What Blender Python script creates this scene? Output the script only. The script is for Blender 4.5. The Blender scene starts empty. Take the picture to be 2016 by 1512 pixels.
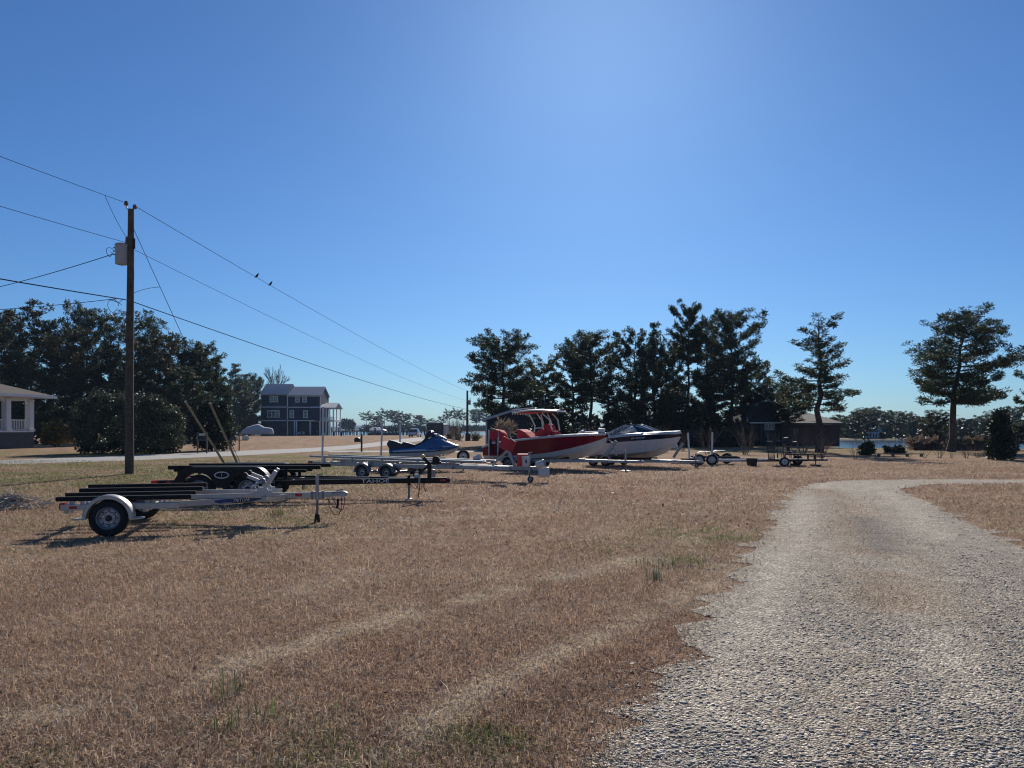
import bpy, bmesh, math, random
import numpy as np
from mathutils import Vector, Matrix
R = math.radians
sc = bpy.context.scene
COL = sc.collection
rng = np.random.default_rng(7)
random.seed(7)

# ------------------------------------------------------------------ camera, sky, sun, exposure
F = 1514.0; HZ = 845.0; EYE = 1.7          # focal length in photo pixels, horizon row, eye height
cam_data = bpy.data.cameras.new('camera'); cam = bpy.data.objects.new('camera', cam_data); COL.objects.link(cam)
cam.location = (0, 0, EYE); cam.rotation_euler = (R(90), 0, 0)
cam_data.sensor_width = 36; cam_data.lens = 36*F/2016; cam_data.shift_y = (HZ-756)/2016
cam_data.clip_start = 0.05; cam_data.clip_end = 20000
sc.camera = cam
SUN_EL, SUN_AZ = 29.5, 6.6                 # azimuth in degrees to the right of +Y
w = bpy.data.worlds.new('World'); sc.world = w; w.use_nodes = True
nt = w.node_tree; bg = nt.nodes['Background']
sky = nt.nodes.new('ShaderNodeTexSky'); sky.sky_type = 'NISHITA'; sky.sun_disc = False
sky.sun_elevation = R(SUN_EL); sky.sun_rotation = R(SUN_AZ)
sky.altitude = 0; sky.air_density = 1.0; sky.dust_density = 0.27; sky.ozone_density = 4.0
tint = nt.nodes.new('ShaderNodeMix'); tint.data_type = 'RGBA'; tint.blend_type = 'MULTIPLY'; tint.inputs[0].default_value = 1   # camera white balance on the sky
tint.inputs[7].default_value = (.45, .71, 1.02, 1)
nt.links.new(sky.outputs[0], tint.inputs[6]); nt.links.new(tint.outputs[2], bg.inputs[0]); bg.inputs[1].default_value = 0.0715
sl = bpy.data.lights.new('sun', 'SUN'); sl.energy = 4.8; sl.angle = R(0.53); sl.color = (1, .93, .84)
so = bpy.data.objects.new('sun', sl); COL.objects.link(so)
sd = Vector((math.sin(R(SUN_AZ))*math.cos(R(SUN_EL)), math.cos(R(SUN_AZ))*math.cos(R(SUN_EL)), math.sin(R(SUN_EL))))
so.rotation_euler = sd.to_track_quat('Z', 'Y').to_euler(); so.location = sd*200
sc.view_settings.view_transform = 'Standard'; sc.view_settings.look = 'None'
sc.view_settings.exposure = 0.25; sc.view_settings.gamma = 1; sc.view_settings.use_curve_mapping = False
sc.render.engine = 'CYCLES'
cy = sc.cycles
cy.max_bounces = 6; cy.diffuse_bounces = 2; cy.glossy_bounces = 3; cy.transmission_bounces = 4; cy.transparent_max_bounces = 8
cy.volume_bounces = 0; cy.use_denoising = True; cy.use_adaptive_sampling = True; cy.adaptive_threshold = 0.012; cy.filter_width = 1.15
cy.sample_clamp_indirect = 4.0; cy.sample_clamp_direct = 12.0

# ------------------------------------------------------------------ places
def G(u, v):                                # photo pixel -> point on flat ground
    d = EYE*F/(v-HZ); return Vector(((u-1008)/F*d, d, 0))
def X(u, d): return (u-1008)/F*d
def Z(v, d): return EYE+(HZ-v)/F*d
def A(u, v, d): return Vector((X(u, d), d, Z(v, d)))

# ------------------------------------------------------------------ object helpers
def link(o, parent=None):
    COL.objects.link(o)
    if parent is not None: o.parent = parent
    return o
def tag(o, label=None, cat=None, group=None, kind=None):
    if label: o['label'] = label
    if cat: o['category'] = cat
    if group: o['group'] = group
    if kind: o['kind'] = kind
    return o
def thing(name, label, cat, loc=(0, 0, 0), rz=0, group=None, rot=None):
    o = bpy.data.objects.new(name, None); o.empty_display_size = .2; link(o)
    o.location = loc; o.rotation_euler = rot if rot else (0, 0, rz)
    return tag(o, label, cat, group)
def copy_tree(o, parent=None):
    c = o.copy(); link(c)
    if parent is not None: c.parent = parent
    for ch in list(o.children): copy_tree(ch, c)
    return c

class MB:
    def __init__(s): s.v = []; s.f = []
    def add(s, vs, fs):
        b = len(s.v); s.v += [tuple(p) for p in vs]; s.f += [tuple(i+b for i in q) for q in fs]; return s
    def box(s, c, sz, rot=None):
        c = Vector(c); hx, hy, hz = sz[0]/2, sz[1]/2, sz[2]/2
        vs = [Vector((x, y, z)) for x in (-hx, hx) for y in (-hy, hy) for z in (-hz, hz)]
        if rot is not None: vs = [rot @ p for p in vs]
        return s.add([p+c for p in vs], [(0, 1, 3, 2), (4, 6, 7, 5), (0, 4, 5, 1), (2, 3, 7, 6), (0, 2, 6, 4), (1, 5, 7, 3)])
    def beam(s, p, q, w, h):
        p, q = Vector(p), Vector(q); d = (q-p); L = d.length; x = d.normalized()
        up = Vector((0, 0, 1)) if abs(x.z) < .95 else Vector((1, 0, 0))
        y = up.cross(x).normalized(); z = x.cross(y)
        return s.box((p+q)/2, (L, w, h), Matrix((x, y, z)).transposed())
    def tube(s, pts, r, n=6, caps=True):
        pts = [Vector(p) for p in pts]; m = len(pts)
        rs = [r]*m if not hasattr(r, '__len__') else list(r)
        vs = []; prev = None
        for i, p in enumerate(pts):
            t = (pts[min(i+1, m-1)]-pts[max(i-1, 0)])
            t = t.normalized() if t.length > 1e-9 else Vector((0, 0, 1))
            if prev is None:
                ref = Vector((0, 0, 1)) if abs(t.z) < .9 else Vector((1, 0, 0))
                a = t.cross(ref).normalized()
            else:
                a = prev-t*prev.dot(t)
                a = a.normalized() if a.length > 1e-6 else t.orthogonal().normalized()
            prev = a; b = t.cross(a)
            for k in range(n):
                g = 2*math.pi*k/n; vs.append(p+(a*math.cos(g)+b*math.sin(g))*rs[i])
        fs = [(i*n+k, i*n+(k+1) % n, (i+1)*n+(k+1) % n, (i+1)*n+k) for i in range(m-1) for k in range(n)]
        if caps: fs += [tuple(range(n))[::-1], tuple(range((m-1)*n, m*n))]
        return s.add(vs, fs)
    def lathe(s, prof, c=(0, 0, 0), axis='y', n=20, closed=False):
        c = Vector(c); vs = []; m = len(prof)
        for r, h in prof:
            for k in range(n):
                g = 2*math.pi*k/n; a, b = r*math.cos(g), r*math.sin(g)
                vs.append(c+Vector({'y': (a, h, b), 'z': (a, b, h), 'x': (h, a, b)}[axis]))
        mm = m if closed else m-1
        fs = [(i*n+k, ((i+1) % m)*n+k, ((i+1) % m)*n+(k+1) % n, i*n+(k+1) % n) for i in range(mm) for k in range(n)]
        return s.add(vs, fs)
    def grid(s, rows, cap0=False, cap1=False, loop=False):
        n = len(rows[0]); vs = [p for r in rows for p in r]; m = n if loop else n-1
        fs = [(i*n+k, i*n+(k+1) % n, (i+1)*n+(k+1) % n, (i+1)*n+k) for i in range(len(rows)-1) for k in range(m)]
        if cap0: fs.append(tuple(range(n))[::-1])
        if cap1: fs.append(tuple(range((len(rows)-1)*n, len(rows)*n)))
        return s.add(vs, fs)
    def prism(s, poly, a, b, plane='xz'):   # polygon extruded along the third axis from a to b
        def P(p, t): return {'xz': (p[0], t, p[1]), 'yz': (t, p[0], p[1]), 'xy': (p[0], p[1], t)}[plane]
        n = len(poly); vs = [P(p, a) for p in poly]+[P(p, b) for p in poly]
        fs = [tuple(range(n)), tuple(range(n, 2*n))[::-1]]+[(i, i+n, (i+1) % n+n, (i+1) % n) for i in range(n)]
        return s.add(vs, fs)
    def ball(s, c, r, n=10, m=6):
        c = Vector(c); rx, ry, rz = (r, r, r) if not hasattr(r, '__len__') else r
        rows = []
        for i in range(m+1):
            t = -math.pi/2+math.pi*i/m
            q = max(math.cos(t), .02)
            rows.append([c+Vector((rx*q*math.cos(2*math.pi*k/n), ry*q*math.sin(2*math.pi*k/n), rz*math.sin(t))) for k in range(n)])
        return s.grid(rows, True, True, True)
    def xf(s, M): s.v = [tuple(M @ Vector(p)) for p in s.v]; return s
    def build(s, name, mat, parent=None, smooth=False, kind=None, loc=None, bevel=0):
        me = bpy.data.meshes.new(name); me.from_pydata(s.v, [], s.f)
        bm = bmesh.new(); bm.from_mesh(me); bmesh.ops.recalc_face_normals(bm, faces=bm.faces); bm.to_mesh(me); bm.free()
        if smooth:
            me.polygons.foreach_set('use_smooth', [True]*len(me.polygons)); me.set_sharp_from_angle(angle=R(38))
        me.materials.append(mat); o = bpy.data.objects.new(name, me); link(o, parent)
        if loc is not None: o.location = loc
        if bevel:
            b = o.modifiers.new('edge', 'BEVEL'); b.width = bevel; b.segments = 2; b.limit_method = 'ANGLE'
        if kind: o['kind'] = kind
        return o

def np_mesh(name, verts, faces, mat, parent=None, col=None, smooth=False):   # faces: (n,k) array, one k
    me = bpy.data.meshes.new(name); nv, (nf, k) = len(verts), faces.shape
    me.vertices.add(nv); me.vertices.foreach_set('co', np.ascontiguousarray(verts, dtype=np.float32).ravel())
    me.loops.add(nf*k); me.loops.foreach_set('vertex_index', np.ascontiguousarray(faces, dtype=np.int32).ravel())
    me.polygons.add(nf); me.polygons.foreach_set('loop_start', np.arange(0, nf*k, k, dtype=np.int32))
    if smooth: me.polygons.foreach_set('use_smooth', np.ones(nf, dtype=bool))
    if col is not None:
        for nm, c in col.items():
            if c.ndim == 1: a = me.attributes.new(nm, 'FLOAT', 'POINT'); a.data.foreach_set('value', c.astype(np.float32))
            else: a = me.attributes.new(nm, 'FLOAT_COLOR', 'POINT'); a.data.foreach_set('color', c.astype(np.float32).ravel())
    me.update(); me.validate(); me.materials.append(mat)
    o = bpy.data.objects.new(name, me); link(o, parent); return o

def text(name, s, size, loc, mat, parent, rot=(R(90), 0, 0), ext=.0015, shear=0, sx=1, ax='CENTER'):
    c = bpy.data.curves.new(name, 'FONT'); c.body = s; c.size = size; c.extrude = ext; c.align_x = ax; c.align_y = 'CENTER'
    c.shear = shear; c.resolution_u = 3; c.materials.append(mat)
    tmp = bpy.data.objects.new(name, c); COL.objects.link(tmp); me = bpy.data.meshes.new_from_object(tmp.evaluated_get(bpy.context.evaluated_depsgraph_get())); me.name = name
    bpy.data.objects.remove(tmp); bpy.data.curves.remove(c); o = bpy.data.objects.new(name, me); link(o, parent); o.location = loc; o.rotation_euler = rot; o.scale = (sx, 1, 1)
    return o

# ------------------------------------------------------------------ materials
def newmat(name):
    m = bpy.data.materials.new(name); m.use_nodes = True; t = m.node_tree
    return m, t, t.nodes['Principled BSDF'], t.nodes['Material Output']
def N(t, typ, **kw):
    n = t.nodes.new(typ)
    for k, v in kw.items(): setattr(n, k, v)
    return n
def noise(t, scale, detail=4, rough=.6, obj=True):
    c = N(t, 'ShaderNodeTexCoord'); n = N(t, 'ShaderNodeTexNoise'); n.inputs['Scale'].default_value = scale
    n.inputs['Detail'].default_value = detail; n.inputs['Roughness'].default_value = rough
    t.links.new(c.outputs['Object' if obj else 'Generated'], n.inputs['Vector']); return n
def ramp(t, src, stops):
    r = N(t, 'ShaderNodeValToRGB'); e = r.color_ramp.elements
    while len(e) < len(stops): e.new(.5)
    for i, (p, c) in enumerate(stops):
        e[i].position = p; e[i].color = (*c, 1) if len(c) == 3 else c
    t.links.new(src, r.inputs[0]); return r
def mat(name, c, rough=.6, metal=0, var=.18, scale=3.0, bump=0, spec=.4, dirt=None):
    m, t, b, o = newmat(name)
    n = noise(t, scale)
    lo = tuple(x*(1-var) for x in c); hi = tuple(min(1, x*(1+var)) for x in c)
    r = ramp(t, n.outputs['Fac'], [(.3, lo), (.7, hi)])
    src = r.outputs[0]
    if dirt:
        n2 = noise(t, scale*2.7, 6, .7); r2 = ramp(t, n2.outputs['Fac'], [(.5, (0, 0, 0)), (.72, (1, 1, 1))])
        mx = N(t, 'ShaderNodeMix', data_type='RGBA'); t.links.new(r2.outputs[0], mx.inputs[0])
        t.links.new(src, mx.inputs[6]); mx.inputs[7].default_value = (*dirt, 1); src = mx.outputs[2]
    t.links.new(src, b.inputs['Base Color'])
    b.inputs['Roughness'].default_value = rough; b.inputs['Metallic'].default_value = metal
    b.inputs['Specular IOR Level'].default_value = spec
    if rough < .9:
        rr = N(t, 'ShaderNodeMapRange'); rr.inputs[3].default_value = max(.02, rough-.1); rr.inputs[4].default_value = min(1, rough+.12)
        t.links.new(n.outputs['Fac'], rr.inputs[0]); t.links.new(rr.outputs[0], b.inputs['Roughness'])
    if bump:
        bp = N(t, 'ShaderNodeBump'); bp.inputs['Strength'].default_value = bump; bp.inputs['Distance'].default_value = .02
        n3 = noise(t, scale*8, 5); t.links.new(n3.outputs['Fac'], bp.inputs['Height']); t.links.new(bp.outputs[0], b.inputs['Normal'])
    return m
def leafmat(name, lo, hi, mid=None, trans=.3, scale=.7, rough=.55):
    m, t, b, o = newmat(name)
    n = noise(t, scale, 3); oi = N(t, 'ShaderNodeObjectInfo')
    g = N(t, 'ShaderNodeNewGeometry')
    a = N(t, 'ShaderNodeMath', operation='MULTIPLY_ADD'); a.inputs[1].default_value = .35
    t.links.new(g.outputs['Random Per Island'], a.inputs[0]); t.links.new(n.outputs['Fac'], a.inputs[2])
    s = N(t, 'ShaderNodeMath', operation='SUBTRACT'); s.inputs[1].default_value = .17; t.links.new(a.outputs[0], s.inputs[0])
    st = [(.28, lo), (.72, hi)] if mid is None else [(.25, lo), (.5, mid), (.75, hi)]
    r = ramp(t, s.outputs[0], st); t.links.new(r.outputs[0], b.inputs['Base Color'])
    b.inputs['Roughness'].default_value = rough; b.inputs['Specular IOR Level'].default_value = .18
    tr = N(t, 'ShaderNodeBsdfTranslucent'); t.links.new(r.outputs[0], tr.inputs[0])
    mx = N(t, 'ShaderNodeMixShader'); mx.inputs[0].default_value = trans
    t.links.new(b.outputs[0], mx.inputs[1]); t.links.new(tr.outputs[0], mx.inputs[2]); t.links.new(mx.outputs[0], o.inputs[0])
    return m

M = {}
M['white'] = mat('white_aluminium', (.42, .41, .39), .42, .5, .12, 4, dirt=(.32, .29, .25))
M['alu'] = mat('brushed_aluminium', (.40, .40, .41), .45, .7, .15, 5)
M['galv'] = mat('galvanised_steel', (.34, .35, .36), .45, .8, .25, 7, dirt=(.2, .19, .18))
M['dgalv'] = mat('weathered_steel', (.17, .18, .19), .5, .7, .25, 7)
M['black'] = mat('black_paint', (.008, .008, .010), .38, 0, .3, 6, spec=.22)
M['carpet'] = mat('black_carpet', (.014, .014, .016), .95, 0, .35, 30, .5)
M['rubber'] = mat('tyre_rubber', (.016, .016, .017), .8, 0, .3, 12, .3)
M['rim'] = mat('grey_rim_steel', (.30, .31, .33), .4, .6, .2, 8)
M['chrome'] = mat('bright_chrome', (.7, .7, .7), .15, 1, .1, 8)
M['wplastic'] = mat('white_plastic', (.62, .61, .59), .45, 0, .08, 5, dirt=(.5, .47, .42))
M['wgel'] = mat('white_gelcoat', (.62, .62, .60), .22, 0, .06, 2, dirt=(.5, .48, .44))
M['redgel'] = mat('red_gelcoat', (.20, .009, .020), .18, 0, .15, 2)
M['redcloth'] = mat('red_canvas', (.42, .018, .028), .8, 0, .2, 6, .35)
M['redplastic'] = mat('red_plastic', (.42, .02, .03), .4, 0, .12, 6)
M['navy'] = mat('navy_gelcoat', (.008, .012, .035), .22, 0, .2, 3)
M['blue'] = mat('blue_jet_paint', (.055, .125, .25), .2, 0, .25, 2)
M['dblue'] = mat('dark_blue_paint', (.010, .030, .085), .25, 0, .25, 2)
M['seat'] = mat('dark_seat_vinyl', (.022, .025, .032), .5, 0, .3, 8, .2)
M['greyhull'] = mat('pale_grey_hull', (.46, .47, .47), .25, 0, .08, 3)
M['red'] = mat('red_reflector', (.40, .02, .015), .25, 0, .2, 20)
M['yellow'] = mat('yellow_roller', (.58, .42, .13), .5, 0, .15, 8)
M['ywood'] = mat('weathered_yellow_pole', (.42, .29, .13), .7, 0, .3, 9, dirt=(.25, .17, .1))
M['decal'] = mat('blue_decal', (.018, .045, .14), .35, 0, .6, 9)
M['ink'] = mat('white_lettering', (.75, .75, .73), .5, 0, .05, 5)
M['bink'] = mat('black_lettering', (.01, .012, .02), .5, 0, .1, 5)
M['pole'] = mat('treated_pole_wood', (.085, .068, .05), .85, 0, .4, 6, .6)
M['can'] = mat('grey_transformer_paint', (.36, .36, .35), .5, 0, .1, 4)
M['porcelain'] = mat('brown_porcelain', (.17, .11, .075), .25, 0, .2, 6)
M['wire'] = mat('dark_wire', (.02, .02, .022), .95, 0, .2, 5, spec=.03)
M['lwire'] = mat('aluminium_wire', (.3, .3, .3), .45, .7, .2, 5)
M['bark'] = mat('pine_bark', (.075, .055, .042), .95, 0, .5, 5, .8)
M['twig'] = mat('grey_twig', (.17, .125, .10), .9, 0, .35, 5)
M['dtwig'] = mat('brown_twig', (.10, .072, .058), .9, 0, .35, 5)
M['lroof'] = mat('pale_metal_roof', (.34, .37, .41), .5, .2, .06, 1)
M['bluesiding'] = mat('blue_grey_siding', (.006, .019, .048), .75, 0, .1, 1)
M['trim'] = mat('white_trim', (.68, .68, .67), .6, 0, .06, 2)
M['metalroof'] = mat('grey_metal_roof', (.30, .33, .37), .5, .35, .1, 1)
M['glass'] = mat('window_glass', (.03, .04, .05), .06, 0, .3, .6, spec=.8)
m_, t_, b_, o_ = newmat('clear_windshield'); b_.inputs['Base Color'].default_value = (.75, .82, .86, 1); b_.inputs['Roughness'].default_value = .04; b_.inputs['Transmission Weight'].default_value = .9; b_.inputs['IOR'].default_value = 1.25; M['clear'] = m_
M['garage'] = mat('dark_garage_door', (.02, .02, .024), .6, 0, .2, 2)
M['shingle'] = mat('brown_shingle', (.058, .045, .038), .9, 0, .35, 8, .5)
M['shingle2'] = mat('warm_shingle', (.125, .10, .088), .9, 0, .35, 8, .5)
M['siding'] = mat('pale_siding', (.55, .57, .60), .7, 0, .06, 2)
M['found'] = mat('grey_foundation', (.055, .068, .075), .85, 0, .2, 4, .3)
M['brickm'] = mat('red_brown_brick', (.12, .058, .042), .9, 0, .4, 14, .5)
M['barn'] = mat('dark_barn_boards', (.028, .032, .038), .8, 0, .35, 4, .3)
M['woodgrey'] = mat('weathered_grey_wood', (.11, .10, .095), .9, 0, .35, 6, .5)
M['tarp'] = mat('pale_tarp', (.42, .41, .40), .8, 0, .12, 2, .4)
M['car'] = mat('white_car_paint', (.7, .7, .7), .2, 0, .04, 1)
M['silvercar'] = mat('silver_car_paint', (.42, .44, .47), .25, .4, .06, 1)
M['dark'] = mat('dark_plastic', (.015, .015, .017), .5, 0, .2, 5)
M['rvdark'] = mat('dark_rv_shell', (.012, .017, .027), .35, 0, .2, 2)
M['bird'] = mat('dark_feathers', (.02, .02, .022), .7, 0, .4, 30)
M['concrete'] = mat('concrete_block', (.33, .31, .29), .95, 0, .2, 12, .4)
M['pine'] = leafmat('pine_needles', (.020, .034, .017), (.080, .092, .040), (.042, .060, .026), .32)
M['pine2'] = leafmat('brownish_pine_needles', (.024, .030, .015), (.085, .075, .036), (.046, .052, .024), .28)
M['broad'] = leafmat('dark_broadleaf', (.026, .034, .020), (.12, .125, .08), (.055, .066, .040), .2, .9, .55)
M['oak'] = leafmat('russet_oak_leaves', (.045, .034, .022), (.10, .072, .045), None, .3)
M['gleaf'] = leafmat('grey_green_leaves', (.045, .055, .035), (.14, .15, .10), (.08, .095, .06), .25, 1.5, .6)
M['golden'] = leafmat('golden_leaves', (.022, .024, .008), (.34, .22, .025), (.085, .070, .014), .2, .9)
M['ever'] = leafmat('dark_evergreen', (.012, .021, .013), (.050, .062, .036), None, .15, 1.2)
M['dry'] = leafmat('dry_stems', (.16, .12, .085), (.32, .25, .18), None, .3, 2)
M['reed'] = leafmat('brown_reeds', (.10, .075, .055), (.20, .15, .11), None, .3, 1)
M['palm'] = leafmat('pale_palm_fronds', (.10, .10, .055), (.22, .19, .11), None, .3, 2)
# ------------------------------------------------------------------ ground, water, roads
def h2(ix, iy, s):
    n = (ix.astype(np.int64)*374761393+iy.astype(np.int64)*668265263+s*974634777) & 0x7fffffff
    n = ((n ^ (n >> 13))*1274126177) & 0x7fffffff
    return ((n ^ (n >> 16)) & 0xffff)/65535.0
def vnoise(x, y, f, s=0, octv=3):
    out = 0; amp = 1; tot = 0
    for o in range(octv):
        X_, Y_ = x*f+17.3*o+s, y*f-9.1*o; ix, iy = np.floor(X_), np.floor(Y_); fx, fy = X_-ix, Y_-iy
        fx, fy = fx*fx*(3-2*fx), fy*fy*(3-2*fy)
        a, b, c, d = h2(ix, iy, s), h2(ix+1, iy, s), h2(ix, iy+1, s), h2(ix+1, iy+1, s)
        out = out+amp*((a*(1-fx)+b*fx)*(1-fy)+(c*(1-fx)+d*fx)*fy); tot += amp; amp *= .5; f *= 2.1
    return out/tot
def polyG(px): return np.array([tuple(G(u, v)[:2]) for u, v in px])
def dist_poly(x, y, P):
    best = np.full(x.shape, 1e9)
    for (ax, ay), (bx, by) in zip(P[:-1], P[1:]):
        dx, dy = bx-ax, by-ay; t = np.clip(((x-ax)*dx+(y-ay)*dy)/(dx*dx+dy*dy), 0, 1)
        best = np.minimum(best, np.hypot(x-ax-t*dx, y-ay-t*dy))
    return best
def pip(x, y, P):
    ins = np.zeros(x.shape, bool); n = len(P)
    for i in range(n):
        x1, y1 = P[i]; x2, y2 = P[(i+1) % n]
        if y1 == y2: continue
        c = ((y1 > y) != (y2 > y)) & (x < (x2-x1)*(y-y1)/(y2-y1)+x1); ins ^= c
    return ins
TRACK1 = polyG([(-200, 1480), (114, 1407), (317, 1357), (496, 1298), (694, 1238), (967, 1169), (1200, 1115), (1275, 1095)])
TRACK2 = polyG([(700, 1500), (850, 1420), (990, 1335), (1200, 1244), (1382, 1160), (1440, 1110)])
def Gxy(u, v): p = G(u, v); return p.x, p.y
GREENS = [(*Gxy(1385, 1050), .9, .9), (*Gxy(1330, 1098), .5, .8), (*Gxy(690, 1478), .30, .55), (*Gxy(960, 1455), .26, .55), (*Gxy(280, 1000), 1.6, .75),
          (*Gxy(150, 1030), 1.0, .45), (*Gxy(560, 1025), 1.5, .5), (*Gxy(420, 1018), 1.5, .5), (*Gxy(1240, 1075), .8, .4), (*Gxy(640, 1480), .4, .3), (*Gxy(60, 1500), .5, .25)]
def fields(x, y):
    u = 1008+F*x/np.maximum(y, .5)
    n1 = vnoise(x, y, .55, 1); n2 = vnoise(x, y, 2.6, 2); n3 = vnoise(x, y, .12, 3)
    g = np.zeros_like(x)
    for gx, gy, r, a in GREENS: g = np.maximum(g, a*np.exp(-(((x-gx)/r)**2+((y-gy)/(r*1.3))**2)))
    g = g*np.clip((n2-.35)*3.2, 0, 1.2)
    zone = np.clip((y-17)/7, 0, 1)*np.clip((-x-1.5)/6, 0, 1)*np.clip((62-y)/8, 0, 1)      # olive verge towards the road
    g = np.maximum(g, .80*zone*np.clip(.45+(n1-.42)*2.6, 0, 1))
    lawn = np.clip((y-48)/6, 0, 1)*np.clip((x-12)/4, 0, 1)*np.clip((90-y)/10, 0, 1)
    g = np.maximum(g, .75*lawn*np.clip(.5+(n1-.45)*2, 0, 1))
    g = np.maximum(g, .28*np.clip((n3-.52)*5, 0, 1)*np.clip((n2-.4)*3, 0, 1))
    s = np.maximum(np.exp(-(dist_poly(x, y, TRACK1)/.20)**2), .9*np.exp(-(dist_poly(x, y, TRACK2)/.18)**2))*np.clip((n2-.27)*2.8, 0, .95)
    s = np.maximum(s, .45*np.clip((vnoise(x, y, 1.1, 9)-.6)*5, 0, 1))
    s = np.where(y < 1, 0, s)
    red = np.clip((vnoise(x, y, .35, 5)-.48)*4, 0, 1)
    return n1, n2, g, s, red
def gcol(x, y):
    n1, n2, g, s, red = fields(x, y)
    c = np.array([.262, .168, .110])*(1-n1[:, None])+np.array([.385, .272, .184])*n1[:, None]
    c = c*(1-.35*red[:, None])+np.array([.27, .138, .085])*.35*red[:, None]
    far = np.clip((y-30)/60, 0, 1)[:, None]*.5
    c = c*(1-far)+np.array([.31, .208, .130])*far
    c = c*(1-g[:, None])+np.array([.155, .150, .052])*g[:, None]
    c = c*(1-s[:, None])+np.array([.46, .36, .25])*s[:, None]
    return c*(.70+.38*n2[:, None]+.22*vnoise(x, y, 8.0, 15, 2)[:, None])
def shore(u):
    return np.interp(u, [-900, 300, 480, 560, 660, 960, 1010, 1250, 1450, 1600, 1660, 2016, 2600], [420, 420, 330, 213, 211, 211, 150, 118, 105, 85, 70, 66, 75])
ang = np.concatenate([np.arange(-180, -45, 7.5), np.arange(-45, 45, .28), np.arange(45, 180, 7.5)])*math.pi/180
rad = np.concatenate([[.02], np.geomspace(1.2, 1.0, 1)*1.2, np.geomspace(2.2, 60, 170), np.geomspace(63, 100, 22)[0:]])
rfrac = np.concatenate([rad[:-22]/60*.0, np.zeros(22)])
uu = 1008+F*np.tan(np.clip(ang, -1.2, 1.2)); sh = np.where(np.abs(ang) < 1.1, shore(uu)/np.cos(np.clip(ang, -1.1, 1.1)), 300.)
rows = []
for r in rad[:-22]: rows.append(np.full(ang.shape, r))
for k in range(1, 23): rows.append(60+(sh-60)*(k/22)**1.3)
Rr = np.array(rows); Rr = np.vstack([Rr, sh+1.2, sh+7]); nr, na = Rr.shape
gx = Rr*np.sin(ang); gy = Rr*np.cos(ang); gz = np.zeros_like(gx); gz[-2] = -.35; gz[-1] = -3
idx = np.arange(nr*na).reshape(nr, na); nx = np.roll(idx, -1, 1)
fc = np.stack([idx[:-1].ravel(), nx[:-1].ravel(), nx[1:].ravel(), idx[1:].ravel()], 1)
gv = np.stack([gx.ravel(), gy.ravel(), gz.ravel()], 1); gc = gcol(gv[:, 0], gv[:, 1])
m, t, b, o = newmat('dormant_lawn')
at = N(t, 'ShaderNodeAttribute', attribute_name='col'); na_ = noise(t, 38, 6, .75); nb = noise(t, 4, 6, .7)
ra = ramp(t, na_.outputs['Fac'], [(.36, (.42, .38, .35)), (.50, (.92, .92, .92)), (.66, (1.75, 1.7, 1.6))]); rb = ramp(t, nb.outputs['Fac'], [(.3, (.68, .66, .64)), (.7, (1.25, 1.25, 1.25))])
m1 = N(t, 'ShaderNodeMix', data_type='RGBA', blend_type='MULTIPLY'); m1.inputs[0].default_value = 1
t.links.new(at.outputs['Color'], m1.inputs[6]); t.links.new(ra.outputs[0], m1.inputs[7])
m2 = N(t, 'ShaderNodeMix', data_type='RGBA', blend_type='MULTIPLY'); m2.inputs[0].default_value = 1
t.links.new(m1.outputs[2], m2.inputs[6]); t.links.new(rb.outputs[0], m2.inputs[7]); t.links.new(m2.outputs[2], b.inputs['Base Color'])
b.inputs['Roughness'].default_value = 1; b.inputs['Specular IOR Level'].default_value = .05
bp = N(t, 'ShaderNodeBump'); bp.inputs['Strength'].default_value = .9; bp.inputs['Distance'].default_value = .03
t.links.new(na_.outputs['Fac'], bp.inputs['Height']); t.links.new(bp.outputs[0], b.inputs['Normal'])
ground = np_mesh('ground', gv, fc, m, None, {'col': np.hstack([gc, np.ones((len(gc), 1))])}); ground['kind'] = 'structure'

# gravel drive: sheet between two edges
LE = [(1130, 1575), (1200, 1430), (1240, 1357), (1333, 1297), (1382, 1207), (1427, 1143), (1483, 1074), (1536, 1001), (1556, 969), (1605, 951), (1686, 945.5), (1830, 944), (2016, 945), (2400, 946)]
RE = [(3000, 1575), (2700, 1430), (2560, 1357), (2440, 1297), (2270, 1207), (2150, 1143), (2016, 1078), (1915, 1030), (1850, 1000), (1790, 974), (1772, 961), (1840, 954), (2016, 951.5), (2400, 951)]
LEw, REw = polyG(LE), polyG(RE)
s_ = np.linspace(0, len(LE)-1, 260); L_ = np.stack([np.interp(s_, range(len(LE)), LEw[:, k]) for k in (0, 1)], 1); R_ = np.stack([np.interp(s_, range(len(LE)), REw[:, k]) for k in (0, 1)], 1)
GP = np.vstack([L_, R_[::-1]])
jl = (vnoise(L_[:, 0], L_[:, 1], 2.6, 11)-.5)*1.0; L2 = L_+(R_-L_)/np.linalg.norm(R_-L_, axis=1)[:, None]*jl[:, None]
jr = (vnoise(R_[:, 0], R_[:, 1], 2.2, 12)-.5)*.7; R2 = R_+(L_-R_)/np.linalg.norm(R_-L_, axis=1)[:, None]*jr[:, None]
tt = np.linspace(0, 1, 60); gvx = L2[:, None, :]*(1-tt)[None, :, None]+R2[:, None, :]*tt[None, :, None]
i2 = np.arange(260*60).reshape(260, 60); f2 = np.stack([i2[:-1, :-1].ravel(), i2[:-1, 1:].ravel(), i2[1:, 1:].ravel(), i2[1:, :-1].ravel()], 1)
BROWN = polyG([(1610, 965), (1665, 985), (1690, 1040), (1720, 1095), (1760, 1150), (1770, 1190)])
SAND1 = polyG([(1640, 950), (1590, 975), (1575, 1030), (1535, 1120), (1490, 1190), (1450, 1290), (1400, 1400)]); SAND2 = polyG([(1720, 957), (1675, 975), (1700, 1010), (1745, 1080), (1800, 1160), (1850, 1260), (1900, 1380)]); SAND3 = polyG([(1725, 957), (1790, 1000), (1850, 1060)])
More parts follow.
